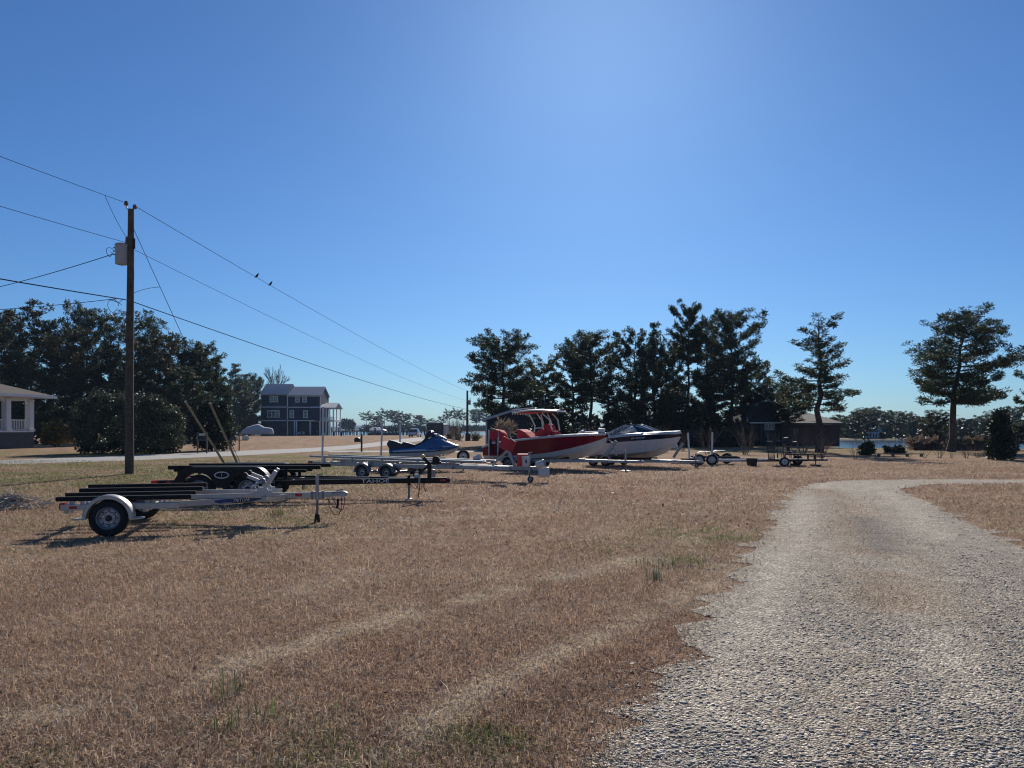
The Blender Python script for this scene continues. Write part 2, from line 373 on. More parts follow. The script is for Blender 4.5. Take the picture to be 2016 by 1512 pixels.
DARK1 = polyG([(1700, 1020), (1730, 1060), (1745, 1085)])
RST = polyG([(1640, 1380), (1640, 1300), (1650, 1420), (1640, 1500)])
def gravel_fields(x, y):
    n = vnoise(x, y, 1.3, 21); n2 = vnoise(x, y, 5, 22)
    br = np.exp(-(dist_poly(x, y, BROWN)/.55)**2)*np.clip((n-.12)*3, 0, 1)
    br = np.maximum(br, .35*np.exp(-(dist_poly(x, y, RST)/.3)**2)*np.clip((n2-.35)*3, 0, 1))
    br = np.maximum(br, .5*np.clip((vnoise(x, y, .5, 25)-.60)*6, 0, 1)*np.clip((y-6)/5, 0, 1))
    sa = np.maximum(np.maximum(np.exp(-(dist_poly(x, y, SAND1)/.32)**2), np.exp(-(dist_poly(x, y, SAND2)/.26)**2)), np.exp(-(dist_poly(x, y, SAND3)/.3)**2))*np.clip(.45+n, 0, 1)
    sa = np.maximum(sa, .75*np.clip((vnoise(x, y, .45, 27)-.56)*6, 0, 1)); sa = np.maximum(sa, np.clip((y-16)/6, 0, 1)*.6)
    dk = .7*np.exp(-(dist_poly(x, y, DARK1)/.3)**2)
    return n, n2, br, sa, dk
gp = gvx.reshape(-1, 2); n, n2, br, sa, dk = gravel_fields(gp[:, 0], gp[:, 1])
c = np.array([.345, .298, .238])*(1-n[:, None])+np.array([.46, .405, .325])*n[:, None]
c = c*(1-sa[:, None]*.7)+np.array([.58, .51, .41])*sa[:, None]*.7
c = c*(1-br[:, None]*.6)+np.array([.31, .215, .135])*br[:, None]*.6
c = c*(1-dk[:, None])+np.array([.19, .175, .16])*dk[:, None]
m, t, b, o = newmat('gravel_bed'); at = N(t, 'ShaderNodeAttribute', attribute_name='col')
vo = N(t, 'ShaderNodeTexVoronoi'); vo.inputs['Scale'].default_value = 58; tc = N(t, 'ShaderNodeTexCoord'); t.links.new(tc.outputs['Object'], vo.inputs['Vector'])
sx = N(t, 'ShaderNodeSeparateColor'); t.links.new(vo.outputs['Color'], sx.inputs[0]); ra = ramp(t, sx.outputs[0], [(0, (.45, .44, .44)), (.5, (.92, .91, .9)), (.85, (1.25, 1.24, 1.2)), (1, (1.9, 1.88, 1.82))])
m1 = N(t, 'ShaderNodeMix', data_type='RGBA', blend_type='MULTIPLY'); m1.inputs[0].default_value = 1; t.links.new(at.outputs['Color'], m1.inputs[6]); t.links.new(ra.outputs[0], m1.inputs[7])
nb = noise(t, 3.5, 7, .7); rb = ramp(t, nb.outputs['Fac'], [(.3, (.72, .72, .72)), (.7, (1.25, 1.25, 1.25))]); m2 = N(t, 'ShaderNodeMix', data_type='RGBA', blend_type='MULTIPLY'); m2.inputs[0].default_value = 1
t.links.new(m1.outputs[2], m2.inputs[6]); t.links.new(rb.outputs[0], m2.inputs[7]); t.links.new(m2.outputs[2], b.inputs['Base Color'])
b.inputs['Roughness'].default_value = .95; b.inputs['Specular IOR Level'].default_value = .15
bp = N(t, 'ShaderNodeBump'); bp.inputs['Strength'].default_value = 1; bp.inputs['Distance'].default_value = .025; t.links.new(vo.outputs['Distance'], bp.inputs['Height']); bp.invert = True; t.links.new(bp.outputs[0], b.inputs['Normal'])
gd = np_mesh('gravel_drive', np.hstack([gp, np.full((len(gp), 1), .006)]), f2, m, None, {'col': np.hstack([c, np.ones((len(c), 1))])}); gd['kind'] = 'structure'

# loose stones
def stones(n, dmin, dmax, size, seed):
    r = np.random.default_rng(seed); y = dmin*(dmax/dmin)**r.random(n); x = y*(r.random(n)*1.5-.21)+.5
    jx, jy = x+r.normal(0, .17, n), y+r.normal(0, .17, n); k = pip(jx, jy, GP); x, y = x[k], y[k]
    _, _, br, sa, _ = gravel_fields(x, y); k = r.random(len(x)) > np.clip(.85*br+.75*sa+.8*np.clip((y-5)/6, 0, 1), 0, .985); k &= r.random(len(x)) > .8*np.clip((vnoise(x, y, .9, 33)-.45)*4, 0, 1); x, y = x[k], y[k]; n = len(x)
    s = size*np.clip(np.exp(r.normal(-.12, .72, n)), .28, 3.2)*np.clip(y/7.5, 1, 1.8)
    base = np.array([(1, 0, 0), (0, 1, 0), (-1, 0, 0), (0, -1, 0), (0, 0, .75), (0, 0, -.75)], float)
    v = base[None]*(1+r.normal(0, .28, (n, 6, 1))); v[:, :, 0] *= (1+r.random(n)*.8)[:, None]; a = r.random(n)*6.283; ca, sa_ = np.cos(a), np.sin(a)
    til = r.normal(0, .35, n); z = v[:, :, 2]*.32+v[:, :, 0]*til[:, None]*.32
    vx = v[:, :, 0]*ca[:, None]-v[:, :, 1]*sa_[:, None]; vy = v[:, :, 0]*sa_[:, None]+v[:, :, 1]*ca[:, None]
    P = np.stack([x[:, None]+vx*s[:, None]*.5, y[:, None]+vy*s[:, None]*.5, (.007+s[:, None]*.10)+z*s[:, None]*.5], 2).reshape(-1, 3)
    fb = np.array([(0, 1, 4), (1, 2, 4), (2, 3, 4), (3, 0, 4), (1, 0, 5), (2, 1, 5), (3, 2, 5), (0, 3, 5)]); f = (fb[None]+np.arange(n)[:, None, None]*6).reshape(-1, 3)
    g = np.clip(r.normal(.46, .11, n), .14, .75); hue = r.random((n, 1)); cc = g[:, None]*(np.array([1.03, .955, .86])*(1-hue)+np.array([1.06, .92, .74])*hue)
    wh = r.random(n) < .045; cc[wh] = np.clip(cc[wh]*1.2+.12, 0, .8)
    cc = np.repeat(cc, 6, 0); return P, f, np.hstack([cc, np.ones((len(cc), 1))])
m, t, b, o = newmat('gravel_stone'); at = N(t, 'ShaderNodeAttribute', attribute_name='col'); t.links.new(at.outputs['Color'], b.inputs['Base Color']); b.inputs['Roughness'].default_value = .8; b.inputs['Specular IOR Level'].default_value = .25
P, f, cc = stones(250000, 3.0, 16, .0092, 3)
gs = np_mesh('gravel', P, f, m, None, {'col': cc}); gs['kind'] = 'stuff'; gs['label'] = 'loose grey crushed stone on the driveway'

# dormant grass blades
def blades(n, dmin, dmax, seed, L=.046, wd=.0042, seg2=True, pick=None, green=None):
    r = np.random.default_rng(seed)
    if pick is None: y = dmin*(dmax/dmin)**r.random(n); x = y*(r.random(n)*2-1)*.86
    else: x, y = pick
    k = ~pip(x+r.normal(0, .16, len(x)), y+r.normal(0, .16, len(x)), GP); keep = k.copy()
    _, _, br, _, _ = gravel_fields(x, y); keep |= (~k) & (r.random(len(x)) < .22*br)
    x, y = x[keep], y[keep]; n = len(x); c = gcol(x, y)
    _, n2, g, s, _ = fields(x, y)
    sc_ = np.clip(y/7, 1, 3.2); ln = L*np.exp(r.normal(0, .35, n))*np.sqrt(sc_)*(.75+.6*n2); wv = wd*sc_*np.exp(r.normal(0, .25, n))
    a = r.random(n)*6.283; lean = np.clip(r.normal(1.08, .34, n)+.3*s, .1, 1.54); dx, dy = np.cos(a), np.sin(a); px, py = -dy, dx
    br_ = np.exp(r.normal(0, .38, n))[:, None]; c = c*br_*1.12
    st = r.random(n) < .20+.3*s; c[st] = c[st]*.4+np.array([.50, .42, .33])*.8
    gr = r.random(n) < g*.75; c[gr] = np.array([.12, .15, .04])*(.6+.9*r.random((gr.sum(), 1)))
    if green is not None: c = np.array(green)*(.6+.8*r.random((n, 1))); lean = np.clip(r.normal(.35, .25, n), 0, 1.2)
    c = np.clip(c, .012, .8); hgt = ln*np.cos(lean); out = ln*np.sin(lean); tw = r.normal(0, .5, n)
    wx, wy = px*np.cos(tw)*wv/2, py*np.cos(tw)*wv/2; wz = np.sin(tw)*wv/2
    B = np.stack([x, y, np.zeros(n)], 1); W = np.stack([wx, wy, wz], 1); D = np.stack([dx, dy, np.zeros(n)], 1)
    T = B+D*out[:, None]+np.array([0, 0, 1])*hgt[:, None]
    if seg2:
        Mi = B+D*(out*.38)[:, None]+np.array([0, 0, 1])*(hgt*.72+.004)[:, None]
        P = np.stack([B-W, B+W, Mi-W*.8, Mi+W*.8, T], 1).reshape(-1, 3); q = 5; fb = np.array([(0, 1, 3), (0, 3, 2), (2, 3, 4)])
    else: P = np.stack([B-W, B+W, T], 1).reshape(-1, 3); q = 3; fb = np.array([(0, 1, 2)])
    f = (fb[None]+np.arange(n)[:, None, None]*q).reshape(-1, 3); cc = np.repeat(np.hstack([c, np.ones((n, 1))]), q, 0); return P, f, cc
m, t, b, o = newmat('grass_blade'); at = N(t, 'ShaderNodeAttribute', attribute_name='col'); t.links.new(at.outputs['Color'], b.inputs['Base Color']); b.inputs['Roughness'].default_value = .6; b.inputs['Specular IOR Level'].default_value = .2
tr = N(t, 'ShaderNodeBsdfTranslucent'); t.links.new(at.outputs['Color'], tr.inputs[0]); mx = N(t, 'ShaderNodeMixShader'); mx.inputs[0].default_value = .35
t.links.new(b.outputs[0], mx.inputs[1]); t.links.new(tr.outputs[0], mx.inputs[2]); t.links.new(mx.outputs[0], o.inputs[0])
MBLADE = m
parts_ = [blades(270000, 3.2, 10, 5), blades(260000, 10, 42, 6, .05, .005, False)]
off = 0; Ps, Fs, Cs = [], [], []
for P, f, cc in parts_: Ps.append(P); Fs.append(f+off); Cs.append(cc); off += len(P)
gr = np_mesh('grass', np.vstack(Ps), np.vstack(Fs), MBLADE, None, {'col': np.vstack(Cs)}); gr['kind'] = 'stuff'; gr['label'] = 'short dormant brown lawn grass with straw streaks'
# fallen leaves and bits on the lawn
r = np.random.default_rng(91); nlf = 520; yl = 3.5*(9.0)**r.random(nlf); xl_ = yl*(r.random(nlf)*2-1)*.8; kk = ~pip(xl_, yl, GP); xl_, yl = xl_[kk], yl[kk]; nlf = len(yl)
aa = r.random(nlf)*6.283; szl = .013*np.exp(r.normal(0, .35, nlf))*np.clip(yl/8, 1, 1.8); ul = np.stack([np.cos(aa), np.sin(aa), r.normal(0, .35, nlf)], 1)*szl[:, None]; vl = np.stack([-np.sin(aa), np.cos(aa), r.normal(0, .35, nlf)], 1)*(szl*.5)[:, None]
cl = np.stack([xl_, yl, .022+.02*r.random(nlf)], 1); PL = np.stack([cl-ul, cl+vl-np.array([0, 0, .006]), cl+ul, cl-vl+np.array([0, 0, .006])], 1).reshape(-1, 3)
cq = np.where((r.random(nlf) < .12)[:, None], np.array([.62, .58, .52]), np.array([.075, .048, .036])*np.exp(r.normal(0, .5, (nlf, 1)))); lv = np_mesh('leaf_litter', PL, np.arange(nlf*4).reshape(-1, 4), MBLADE, None, {'col': np.repeat(np.hstack([cq, np.ones((nlf, 1))]), 4, 0)}); lv['kind'] = 'stuff'; lv['label'] = 'scattered dead leaves and pale bits on the lawn'
# green tufts
def tuft(u, v, r, n, L, label, green=(.13, .15, .07)):
    p = G(u, v); q = np.random.default_rng(int(u)); pk = (p.x+q.normal(0, r, n), p.y+q.normal(0, r*.8, n))
    P, f, cc = blades(0, 1, 2, int(u)+1, L/math.sqrt(max(1, p.y/7)), .006/max(1, p.y/9), True, pk, green)
    cen = np.array([p.x, p.y, 0]); o = np_mesh('grass_tuft', P-cen, f, MBLADE, None, {'col': cc}); o.location = p
    tag(o, label, 'grass tuft', 'green tufts in the dormant lawn', 'stuff')
tuft(1308, 1112, .18, 60, .10, 'tall thin green grass tuft beside the yellow-green patch near the driveway')
tuft(1289, 1140, .05, 60, .085, 'small blue-green grass tuft just before the tall thin tuft near the driveway', (.10, .15, .09))
tuft(445, 1370, .07, 34, .11, 'sparse grey-green tuft at the near end of the straw streak', (.12, .14, .07))
tuft(515, 1420, .08, 40, .09, 'low olive tuft nearer than the sparse tuft on the straw streak', (.13, .15, .05))
tuft(430, 1445, .07, 36, .08, 'small sparse tuft in front of the grey-green one in the lawn', (.11, .14, .05))
tuft(680, 1485, .17, 130, .045, 'wide flat green clump at the bottom edge of the lawn', (.12, .15, .05))
tuft(960, 1458, .16, 120, .04, 'flat bright green clump near the gravel edge in the close lawn', (.14, .17, .05))
tuft(548, 1015, .10, 70, .13, 'green tuft under the tongue of the white trailer', (.12, .14, .05))

# water, far land, hills
m, t, b, o = newmat('water'); b.inputs['Base Color'].default_value = (.02, .045, .075, 1); b.inputs['Roughness'].default_value = .12; b.inputs['Specular IOR Level'].default_value = .6
nw = noise(t, .9, 4, .6); bp = N(t, 'ShaderNodeBump'); bp.inputs['Strength'].default_value = .5; bp.inputs['Distance'].default_value = .12; t.links.new(nw.outputs['Fac'], bp.inputs['Height']); t.links.new(bp.outputs[0], b.inputs['Normal'])
wt = MB(); wt.add([(-9000, -9000, -.3), (9000, -9000, -.3), (9000, 9000, -.3), (-9000, 9000, -.3)], [(0, 1, 2, 3)]); wt.build('water', m, kind='structure')
MLAND = mat('far_bank_grass', (.17, .14, .085), .95, 0, .3, .15)
fs = MB()
def land(px0, px1, d0, d1, z=-.1):
    fs.add([(X(px0, d0), d0, -1.6), (X(px1, d0), d0, -1.6), (X(px1, d0)+2, d0+5, z), (X(px1, d1), d1, z+.4), (X(px0, d1), d1, z+.4), (X(px0, d0)-2, d0+5, z)], [(0, 1, 2, 5), (5, 2, 3, 4)])
land(640, 1010, 570, 900, .1); land(1570, 2700, 136, 420); land(1000, 1580, 190, 420)
fs.build('far_bank', MLAND, kind='structure')
MH = mat('far_hill_forest', (.035, .045, .04), .95, 0, .3, .01)
def hills(d, u0, u1, lo, hi, seed):
    us = np.linspace(u0, u1, 160); xs = (us-1008)/F*d; hh = lo+(hi-lo)*vnoise(us, us*0, .02, seed, 5); mb = MB()
    rows_ = [[(x, d, -2) for x in xs], [(x, d+30, z*.8) for x, z in zip(xs, hh)], [(x, d+90, z) for x, z in zip(xs, hh)], [(x, d+600, -2) for x in xs]]
    mb.grid(rows_); return mb.build('hills', MH, smooth=True, kind='structure')
hills(3300, -900, 2900, 9, 24, 31)

# roads
mroad = mat('pale_road_asphalt', (.30, .285, .265), .9, 0, .14, 2.0, .3)
def strip(name, top, bot, mt, z):
    T, B = polyG(top), polyG(bot); q = np.linspace(0, len(top)-1, 80); a = [np.interp(q, range(len(top)), T[:, k]) for k in (0, 1)]; bb = [np.interp(q, range(len(bot)), B[:, k]) for k in (0, 1)]
    mb = MB(); mb.grid([[(x, y, z) for x, y in zip(*bb)], [(x, y, z) for x, y in zip(*a)]]); return mb.build(name, mt, kind='structure')
strip('road', [(-400, 913), (0, 906), (250, 896.7), (480, 887), (600, 882.5), (680, 877.5), (740, 871), (790, 864.5), (830, 860.5), (862, 858.3)],
      [(-400, 926), (0, 914.5), (250, 907), (480, 896.5), (600, 890), (690, 884.5), (770, 876), (830, 868), (885, 861.5), (905, 858.3)], mroad, .004)
strip('side_road', [(640, 887.2), (720, 887.4), (850, 887.6), (1000, 887.8), (1080, 888)], [(650, 890.5), (720, 890.6), (850, 890.6), (1000, 890.4), (1080, 890)], mroad, .008)

# air
HZM = bpy.data.materials.new('haze_air'); HZM.use_nodes = True; t = HZM.node_tree; t.nodes.clear()
pv = N(t, 'ShaderNodeVolumePrincipled'); om = N(t, 'ShaderNodeOutputMaterial'); t.links.new(pv.outputs[0], om.inputs['Volume'])
pv.inputs['Color'].default_value = (.55, .75, 1, 1); pv.inputs['Density'].default_value = 1.7e-4; pv.inputs['Anisotropy'].default_value = 0.0
hb = MB(); hb.box((0, 0, 12), (20000, 20000, 33)); hz = hb.build('haze', HZM, kind='stuff'); hz['label'] = 'thin blue winter haze over the water'
# ------------------------------------------------------------------ trees and plants
def leaf_tris(cent, rad, dens, size, seed, flat=.75, up=.35, wratio=.3, k=None):
    """many leaf-sized faces filling clumps; cent (n,3), rad (n,)"""
    r = np.random.default_rng(seed); n = np.maximum(4, (dens*rad**2).astype(int)); ci = np.repeat(np.arange(len(cent)), n); T = len(ci)
    d = r.normal(size=(T, 3)); d /= np.linalg.norm(d, axis=1)[:, None]; q = r.random(T)**.45
    p = cent[ci]+d*(q*rad[ci])[:, None]*np.array([1, 1, flat])
    o = d*np.array([1, 1, flat])+np.array([0, 0, up])+r.normal(0, .45, (T, 3)); o /= np.linalg.norm(o, axis=1)[:, None]
    s = size*np.exp(r.normal(0, .3, T)); w = np.cross(o, r.normal(size=(T, 3))); w /= np.linalg.norm(w, axis=1)[:, None]
    a = p-o*(s*.4)[:, None]; b = p+o*(s*.15)[:, None]; t = p+o*(s*.7)[:, None]; hw = w*(s*wratio)[:, None]
    V = np.stack([a, b+hw, t, b-hw], 1).reshape(-1, 3); f = np.arange(T*4).reshape(-1, 4); return V, f
def pine(seed, H, cb, Rm, prof, nb=34, lean=(0, 0), dens=42, tr=.24, leaf=.5, mat_='pine', droop=.0, puff=.75, dead=4, flat=.80, fork=False):
    """trunk + crown meshes of one pine at the origin; prof(t): relative branch length, t=0 crown base .. 1 top"""
    r = random.Random(seed); tb = MB(); cen, rad = [], []
    k = 9; px = [(lean[0]*(i/k)**1.3*H+r.uniform(-.012, .012)*H*(0 < i < k), lean[1]*(i/k)**1.3*H+r.uniform(-.012, .012)*H*(0 < i < k), H*i/k) for i in range(k+1)]
    tb.tube(px, [tr*(1.25 if i == 0 else 1-.86*i/k) for i in range(k+1)], 8)
    def at(z):
        q = min(max(z/H*k, 0), k-.001); i = int(q); f = q-i; return Vector(px[i]).lerp(Vector(px[i+1]), f)
    for i in range(nb):
        t = (i+r.random())/nb; z = H*cb+(H*.985-H*cb)*t; az = i*2.4+r.uniform(-.6, .6); L = Rm*prof(t)*r.uniform(.55, 1.1)
        if L < .25: L = .25
        el = (-.12-droop)+.75*t**1.5+r.uniform(-.15, .18); b0 = at(z); dirh = Vector((math.cos(az), math.sin(az), 0)); pts = [b0]
        for j in range(1, 5):
            q = j/4; pts.append(b0+dirh*(L*q)+Vector((0, 0, L*(el*q+.28*q*q))) + Vector((r.uniform(-.08, .08), r.uniform(-.08, .08), r.uniform(-.06, .06)))*L)
        r0 = tr*(1-.8*z/H)*.34+.015
        tb.tube(pts, [r0, r0*.8, r0*.6, r0*.4, r0*.15], 4, False)
        pf = puff*.55; np_ = max(3, int(L**1.25/pf*2.6)); sd = dirh.cross(Vector((0, 0, 1)))
        for j in range(np_):
            q = r.uniform(.30, 1.04) if L > 1 else r.uniform(.2, 1.1); side = sd*max(-.42, min(.42, r.gauss(0, .20)))*L*min(1, q+.15)
            i0 = min(int(q*4), 3); base = pts[i0].lerp(pts[i0+1], min(q*4-i0, 1)); c = base+side+Vector((0, 0, r.gauss(.10, .11)*(.5+L*.5)*min(1, q))); cen.append(tuple(c)); rad.append(pf*r.uniform(.55, 1.1)*(1-.15*t))
            if j % 3 == 0: mp = pts[max(0, i0-1)]; tb.tube([mp, (Vector(mp)+c)/2+Vector((0, 0, -.06)), c], [r0*.4, r0*.28, r0*.1], 3, False)
    for i in range(dead):
        z = H*cb*r.uniform(.55, 1); az = r.random()*6.28; b0 = at(z); L = r.uniform(.4, 1.3); tb.tube([b0, b0+Vector((math.cos(az), math.sin(az), r.uniform(-.3, .1)))*L], [.03, .008], 3, False)
    cen = np.array(cen); rad = np.array(rad)
    V, f = leaf_tris(cen, rad, dens/(puff*.55)**2*1.5, leaf*.54, seed, flat, .3, .15)
    k_ = H/V[:, 2].max(); V[:, 2] *= k_; tb.v = [(a, b, c*k_) for a, b, c in tb.v]
    global LASTR; LASTR = float(np.percentile(np.hypot(V[:, 0]-np.median(V[:, 0]), V[:, 1]-np.median(V[:, 1])), 96))
    return tb, V, f, mat_
TREEMESH = {}
TREER = {}
def tree_obj(name, label, cat, key, loc, rz=0, s=1, wid=None, group=None, bark='bark'):
    root = thing(name, label, cat, loc, rz, group)
    if key not in TREEMESH:
        tb, V, f, mt = PINES[key](); tk = tb.build('trunk', M[bark], root, smooth=True); cr = np_mesh('crown', V, f, M[mt], root); TREEMESH[key] = (tk.data, cr.data); TREER[key] = LASTR
    else:
        for nm, me in zip(('trunk', 'crown'), TREEMESH[key]): link(bpy.data.objects.new(nm, me), root)
    sxy = s if wid is None else wid/TREER[key]; root.scale = (sxy, sxy, s)
    return root
dome = lambda t: (math.sin(min(1, t*1.25+.18)*math.pi*.5))*(1-t**3)**.7+.12
cone = lambda t: (1-t)**.75*.95+.10
roundp = lambda t: math.sqrt(max(.02, 1-(2*t-.9)**2*.98))
layer = lambda t: (.55+.45*math.sin(t*21))*(1-.62*t)+.1
narrow = lambda t: .55+.3*math.sin(t*9)+.1
PINES = {
 'grand': lambda: pine(101, 14, .30, 5.0, lambda t: (.62+.5*math.sin(min(t, .5)*math.pi))*(1-.45*t**2), 46, dens=36, tr=.30, leaf=.5, puff=.85, droop=.08, dead=8),
 'dense_a': lambda: pine(102, 14, .16, 3.6, dome, 50, dens=40, tr=.25, leaf=.48, puff=.8),
 'dense_b': lambda: pine(103, 14, .08, 3.2, cone, 54, dens=40, tr=.24, leaf=.48, puff=.8),
 'flat_top': lambda: pine(104, 14, .50, 3.6, lambda t: .5+.6*math.sin(t*math.pi*.75), 30, dens=36, tr=.25, leaf=.46, puff=.75),
 'tall_round': lambda: pine(105, 14, .58, 2.9, roundp, 28, dens=44, tr=.22, leaf=.44, puff=.72),
 'wide_round': lambda: pine(106, 14, .40, 4.3, lambda t: roundp(t)*1.02, 40, dens=36, tr=.26, leaf=.46, puff=.85, lean=(.01, 0)),
 'tiered': lambda: pine(107, 12, .33, 3.0, lambda t: (.72+.30*math.sin(t*21))*(1-.60*t**1.4)+.08, 40, dens=48, tr=.26, leaf=.34, puff=.78, flat=.68, droop=.0, mat_='pine'),
 'leaning': lambda: pine(108, 12, .36, 4.3, lambda t: (.66+.42*math.sin(min(1, t*1.7)*1.57)+.16*math.sin(t*19))*(1-.58*t**2.2), 46, lean=(.09, 0), dens=46, tr=.30, leaf=.36, puff=.85, flat=.72, droop=.20, dead=10),
 'thin': lambda: pine(109, 14, .45, 2.2, narrow, 26, dens=34, tr=.19, leaf=.46, puff=.7, mat_='pine2', dead=8),
 'brownish': lambda: pine(110, 13, .22, 3.4, dome, 40, dens=34, tr=.22, leaf=.5, puff=.8, mat_='pine2'),
 'umbrella': lambda: pine(111, 12, .62, 3.2, lambda t: .75+.4*math.sin(t*math.pi), 18, dens=30, tr=.2, leaf=.5, puff=.8, flat=.45),
 'far_mass': lambda: pine(112, 12, .05, 4.2, dome, 34, dens=26, tr=.25, leaf=.75, puff=1.05),
}
def place_pine(u, vtop, d, key, label, wpx=None, group=None, rz=None, name='pine_tree', z0=0.0):
    H = {'tiered': 12, 'leaning': 12, 'brownish': 13, 'umbrella': 12, 'far_mass': 12}.get(key, 14); s = (Z(vtop, d)-z0)/H
    return tree_obj(name, label, 'tree', key, (X(u, d), d, z0), ((int(u)*7+int(d)*13) % 628)/100 if rz is None else rz, s, None if wpx is None else wpx/2/F*d, group)
GL, GC, GF, GR = 'pines of the dark wood behind the porch house', 'pines standing behind the boats', 'small pines on the far point beyond the pier', 'pines on the far bank of the right-hand water'
for a in [  # u, vtop, d, kind, width px, label
 (38, 588, 96, 'thin', 110, 'tallest open pine over the pale porch house roof'), (8, 606, 100, 'dense_a', 90, 'dark pine cut by the picture edge above the porch house'),
 (98, 622, 99, 'dense_a', 120, 'dense pine between the open pine and the round-headed pine over the porch'), (170, 589, 104, 'wide_round', 96, 'round-headed pine standing above the wood just before the utility pole'),
 (140, 640, 92, 'brownish', 110, 'lower brownish pine in front of the round-headed pine'), (215, 640, 93, 'dense_b', 110, 'cone-shaped dark pine left of the utility pole shaft'),
 (272, 597, 102, 'flat_top', 130, 'flat-topped forked pine rising directly behind the utility pole'), (310, 650, 92, 'brownish', 100, 'russet brown tree right behind the utility pole at mid height'),
 (352, 656, 98, 'dense_a', 110, 'broad dark pine where the guy wire meets the wood'), (395, 668, 101, 'dense_a', 100, 'dark pine next right of the guy wire end'),
 (428, 702, 104, 'dense_b', 84, 'shorter pine sloping down the wood edge above the leaning poles'), (462, 714, 202, 'dense_b', 80, 'spiky young pine near the end of the wood'),
 (483, 735, 208, 'dense_b', 70, 'last dark pine of the wood before the blue house'), (500, 732, 222, 'wide_round', 46, 'small round pine tucked behind the left corner of the blue house'),
 (60, 690, 90, 'dense_b', 110, 'low dark pine filling the wood behind the porch roof'), (255, 700, 90, 'dense_b', 110, 'low full pine behind the big shrub'), (370, 720, 90, 'dense_b', 120, 'low full pine behind the leaning yellow poles'),
]: place_pine(a[0], a[1], a[2], a[3], a[5], a[4], GL)
for a in [
 (990, 645, 82, 'grand', 150, 'big broad pine with a long low branch beside the barn'), (1070, 688, 96, 'flat_top', 80, 'smaller flat pine set back right of the broad pine'),
 (1128, 668, 90, 'dense_a', 90, 'bushy pine on the near side of the gap above the red boat'), (1163, 642, 84, 'wide_round', 118, 'rounded spreading pine above the bow of the red boat'),
 (1198, 690, 88, 'thin', 60, 'slender pine filling the gap above the white boat stern'),
 (1250, 640, 88, 'dense_a', 90, 'dense pine at the near shoulder of the tall block of pines'), (1287, 632, 86, 'dense_b', 90, 'spiky dense pine in the middle of the tall block'), (1325, 660, 90, 'dense_a', 80, 'dark pine under the tallest narrow crown'),
 (1356, 587, 84, 'tall_round', 76, 'tallest narrow-crowned pine behind the white boat bow'), (1392, 615, 92, 'brownish', 70, 'thin brownish pine between the two highest crowns'),
 (1440, 598, 80, 'wide_round', 128, 'tall wide-spreading pine with bare forked limbs over the white posts'), (1478, 700, 86, 'dense_a', 80, 'short full pine at the edge of the block before the brick house'),
 (1405, 715, 78, 'brownish', 110, 'low brownish pine in front of the spreading pine'), (1045, 745, 92, 'brownish', 90, 'low russet tree between barn and red boat top'), (1215, 760, 80, 'dense_a', 80, 'low dark pine behind the white boat windshield'), (1330, 760, 80, 'dense_a', 90, 'low dark pine behind the white boat bow'),
 (1505, 752, 84, 'brownish', 75, 'ragged low tree above the dark gable of the brick house'), (1552, 745, 79, 'wide_round', 105, 'low spreading evergreen over the brick house roof'),
]: place_pine(a[0], a[1], a[2], a[3], a[5], a[4], GC)
place_pine(1613, 614, 56, 'tiered', 'lone tiered pine with flat cloud-like branches beside the brick house', 150, rz=.4)
lp = place_pine(1872, 593, 58, 'leaning', 'large lone leaning pine standing over the water on the right', 205, rz=0.0)
place_pine(2066, 700, 60, 'grand', 'pine reaching in from the picture edge above the cone shrub', 110)
place_pine(1845, 805, 66, 'brownish', 'small bushy pine at the foot of the lone leaning pine', 60)
place_pine(2005, 830, 62, 'brownish', 'olive bushy pine behind the dark cone shrub', 70)
for a in [(721, 807, 250, 'umbrella', 32, 'first flat-crowned pine by the pavilion, nearest the open water'), (741, 818, 262, 'far_mass', 30, 'bushy tree just behind the white pavilion roof'), (757, 802, 255, 'umbrella', 34, 'taller flat-crowned pine behind the pavilion roof end'),
 (776, 806, 258, 'wide_round', 30, 'round pine next to the taller flat-crowned one'), (795, 812, 250, 'far_mass', 36, 'dense dark tree above the white car'), (825, 816, 265, 'far_mass', 36, 'broad tree behind the parked motorhome'), (850, 822, 280, 'umbrella', 26, 'thin flat pine above the motorhome roof'),
 (884, 802, 270, 'umbrella', 24, 'tall thin pine left of the far utility pole'), (900, 800, 262, 'umbrella', 26, 'umbrella pine touching the far utility pole'), (912, 806, 268, 'umbrella', 24, 'umbrella pine just behind the far utility pole'), (938, 803, 255, 'wide_round', 36, 'round-crowned pine between far utility pole and barn'), (957, 800, 250, 'umbrella', 34, 'umbrella pine over the near barn corner'), (870, 815, 300, 'umbrella', 22, 'distant thin pine between motorhome and far utility pole')]:
    place_pine(a[0], a[1], a[2]+330, a[3], a[5], a[4], GF, z0=.1)
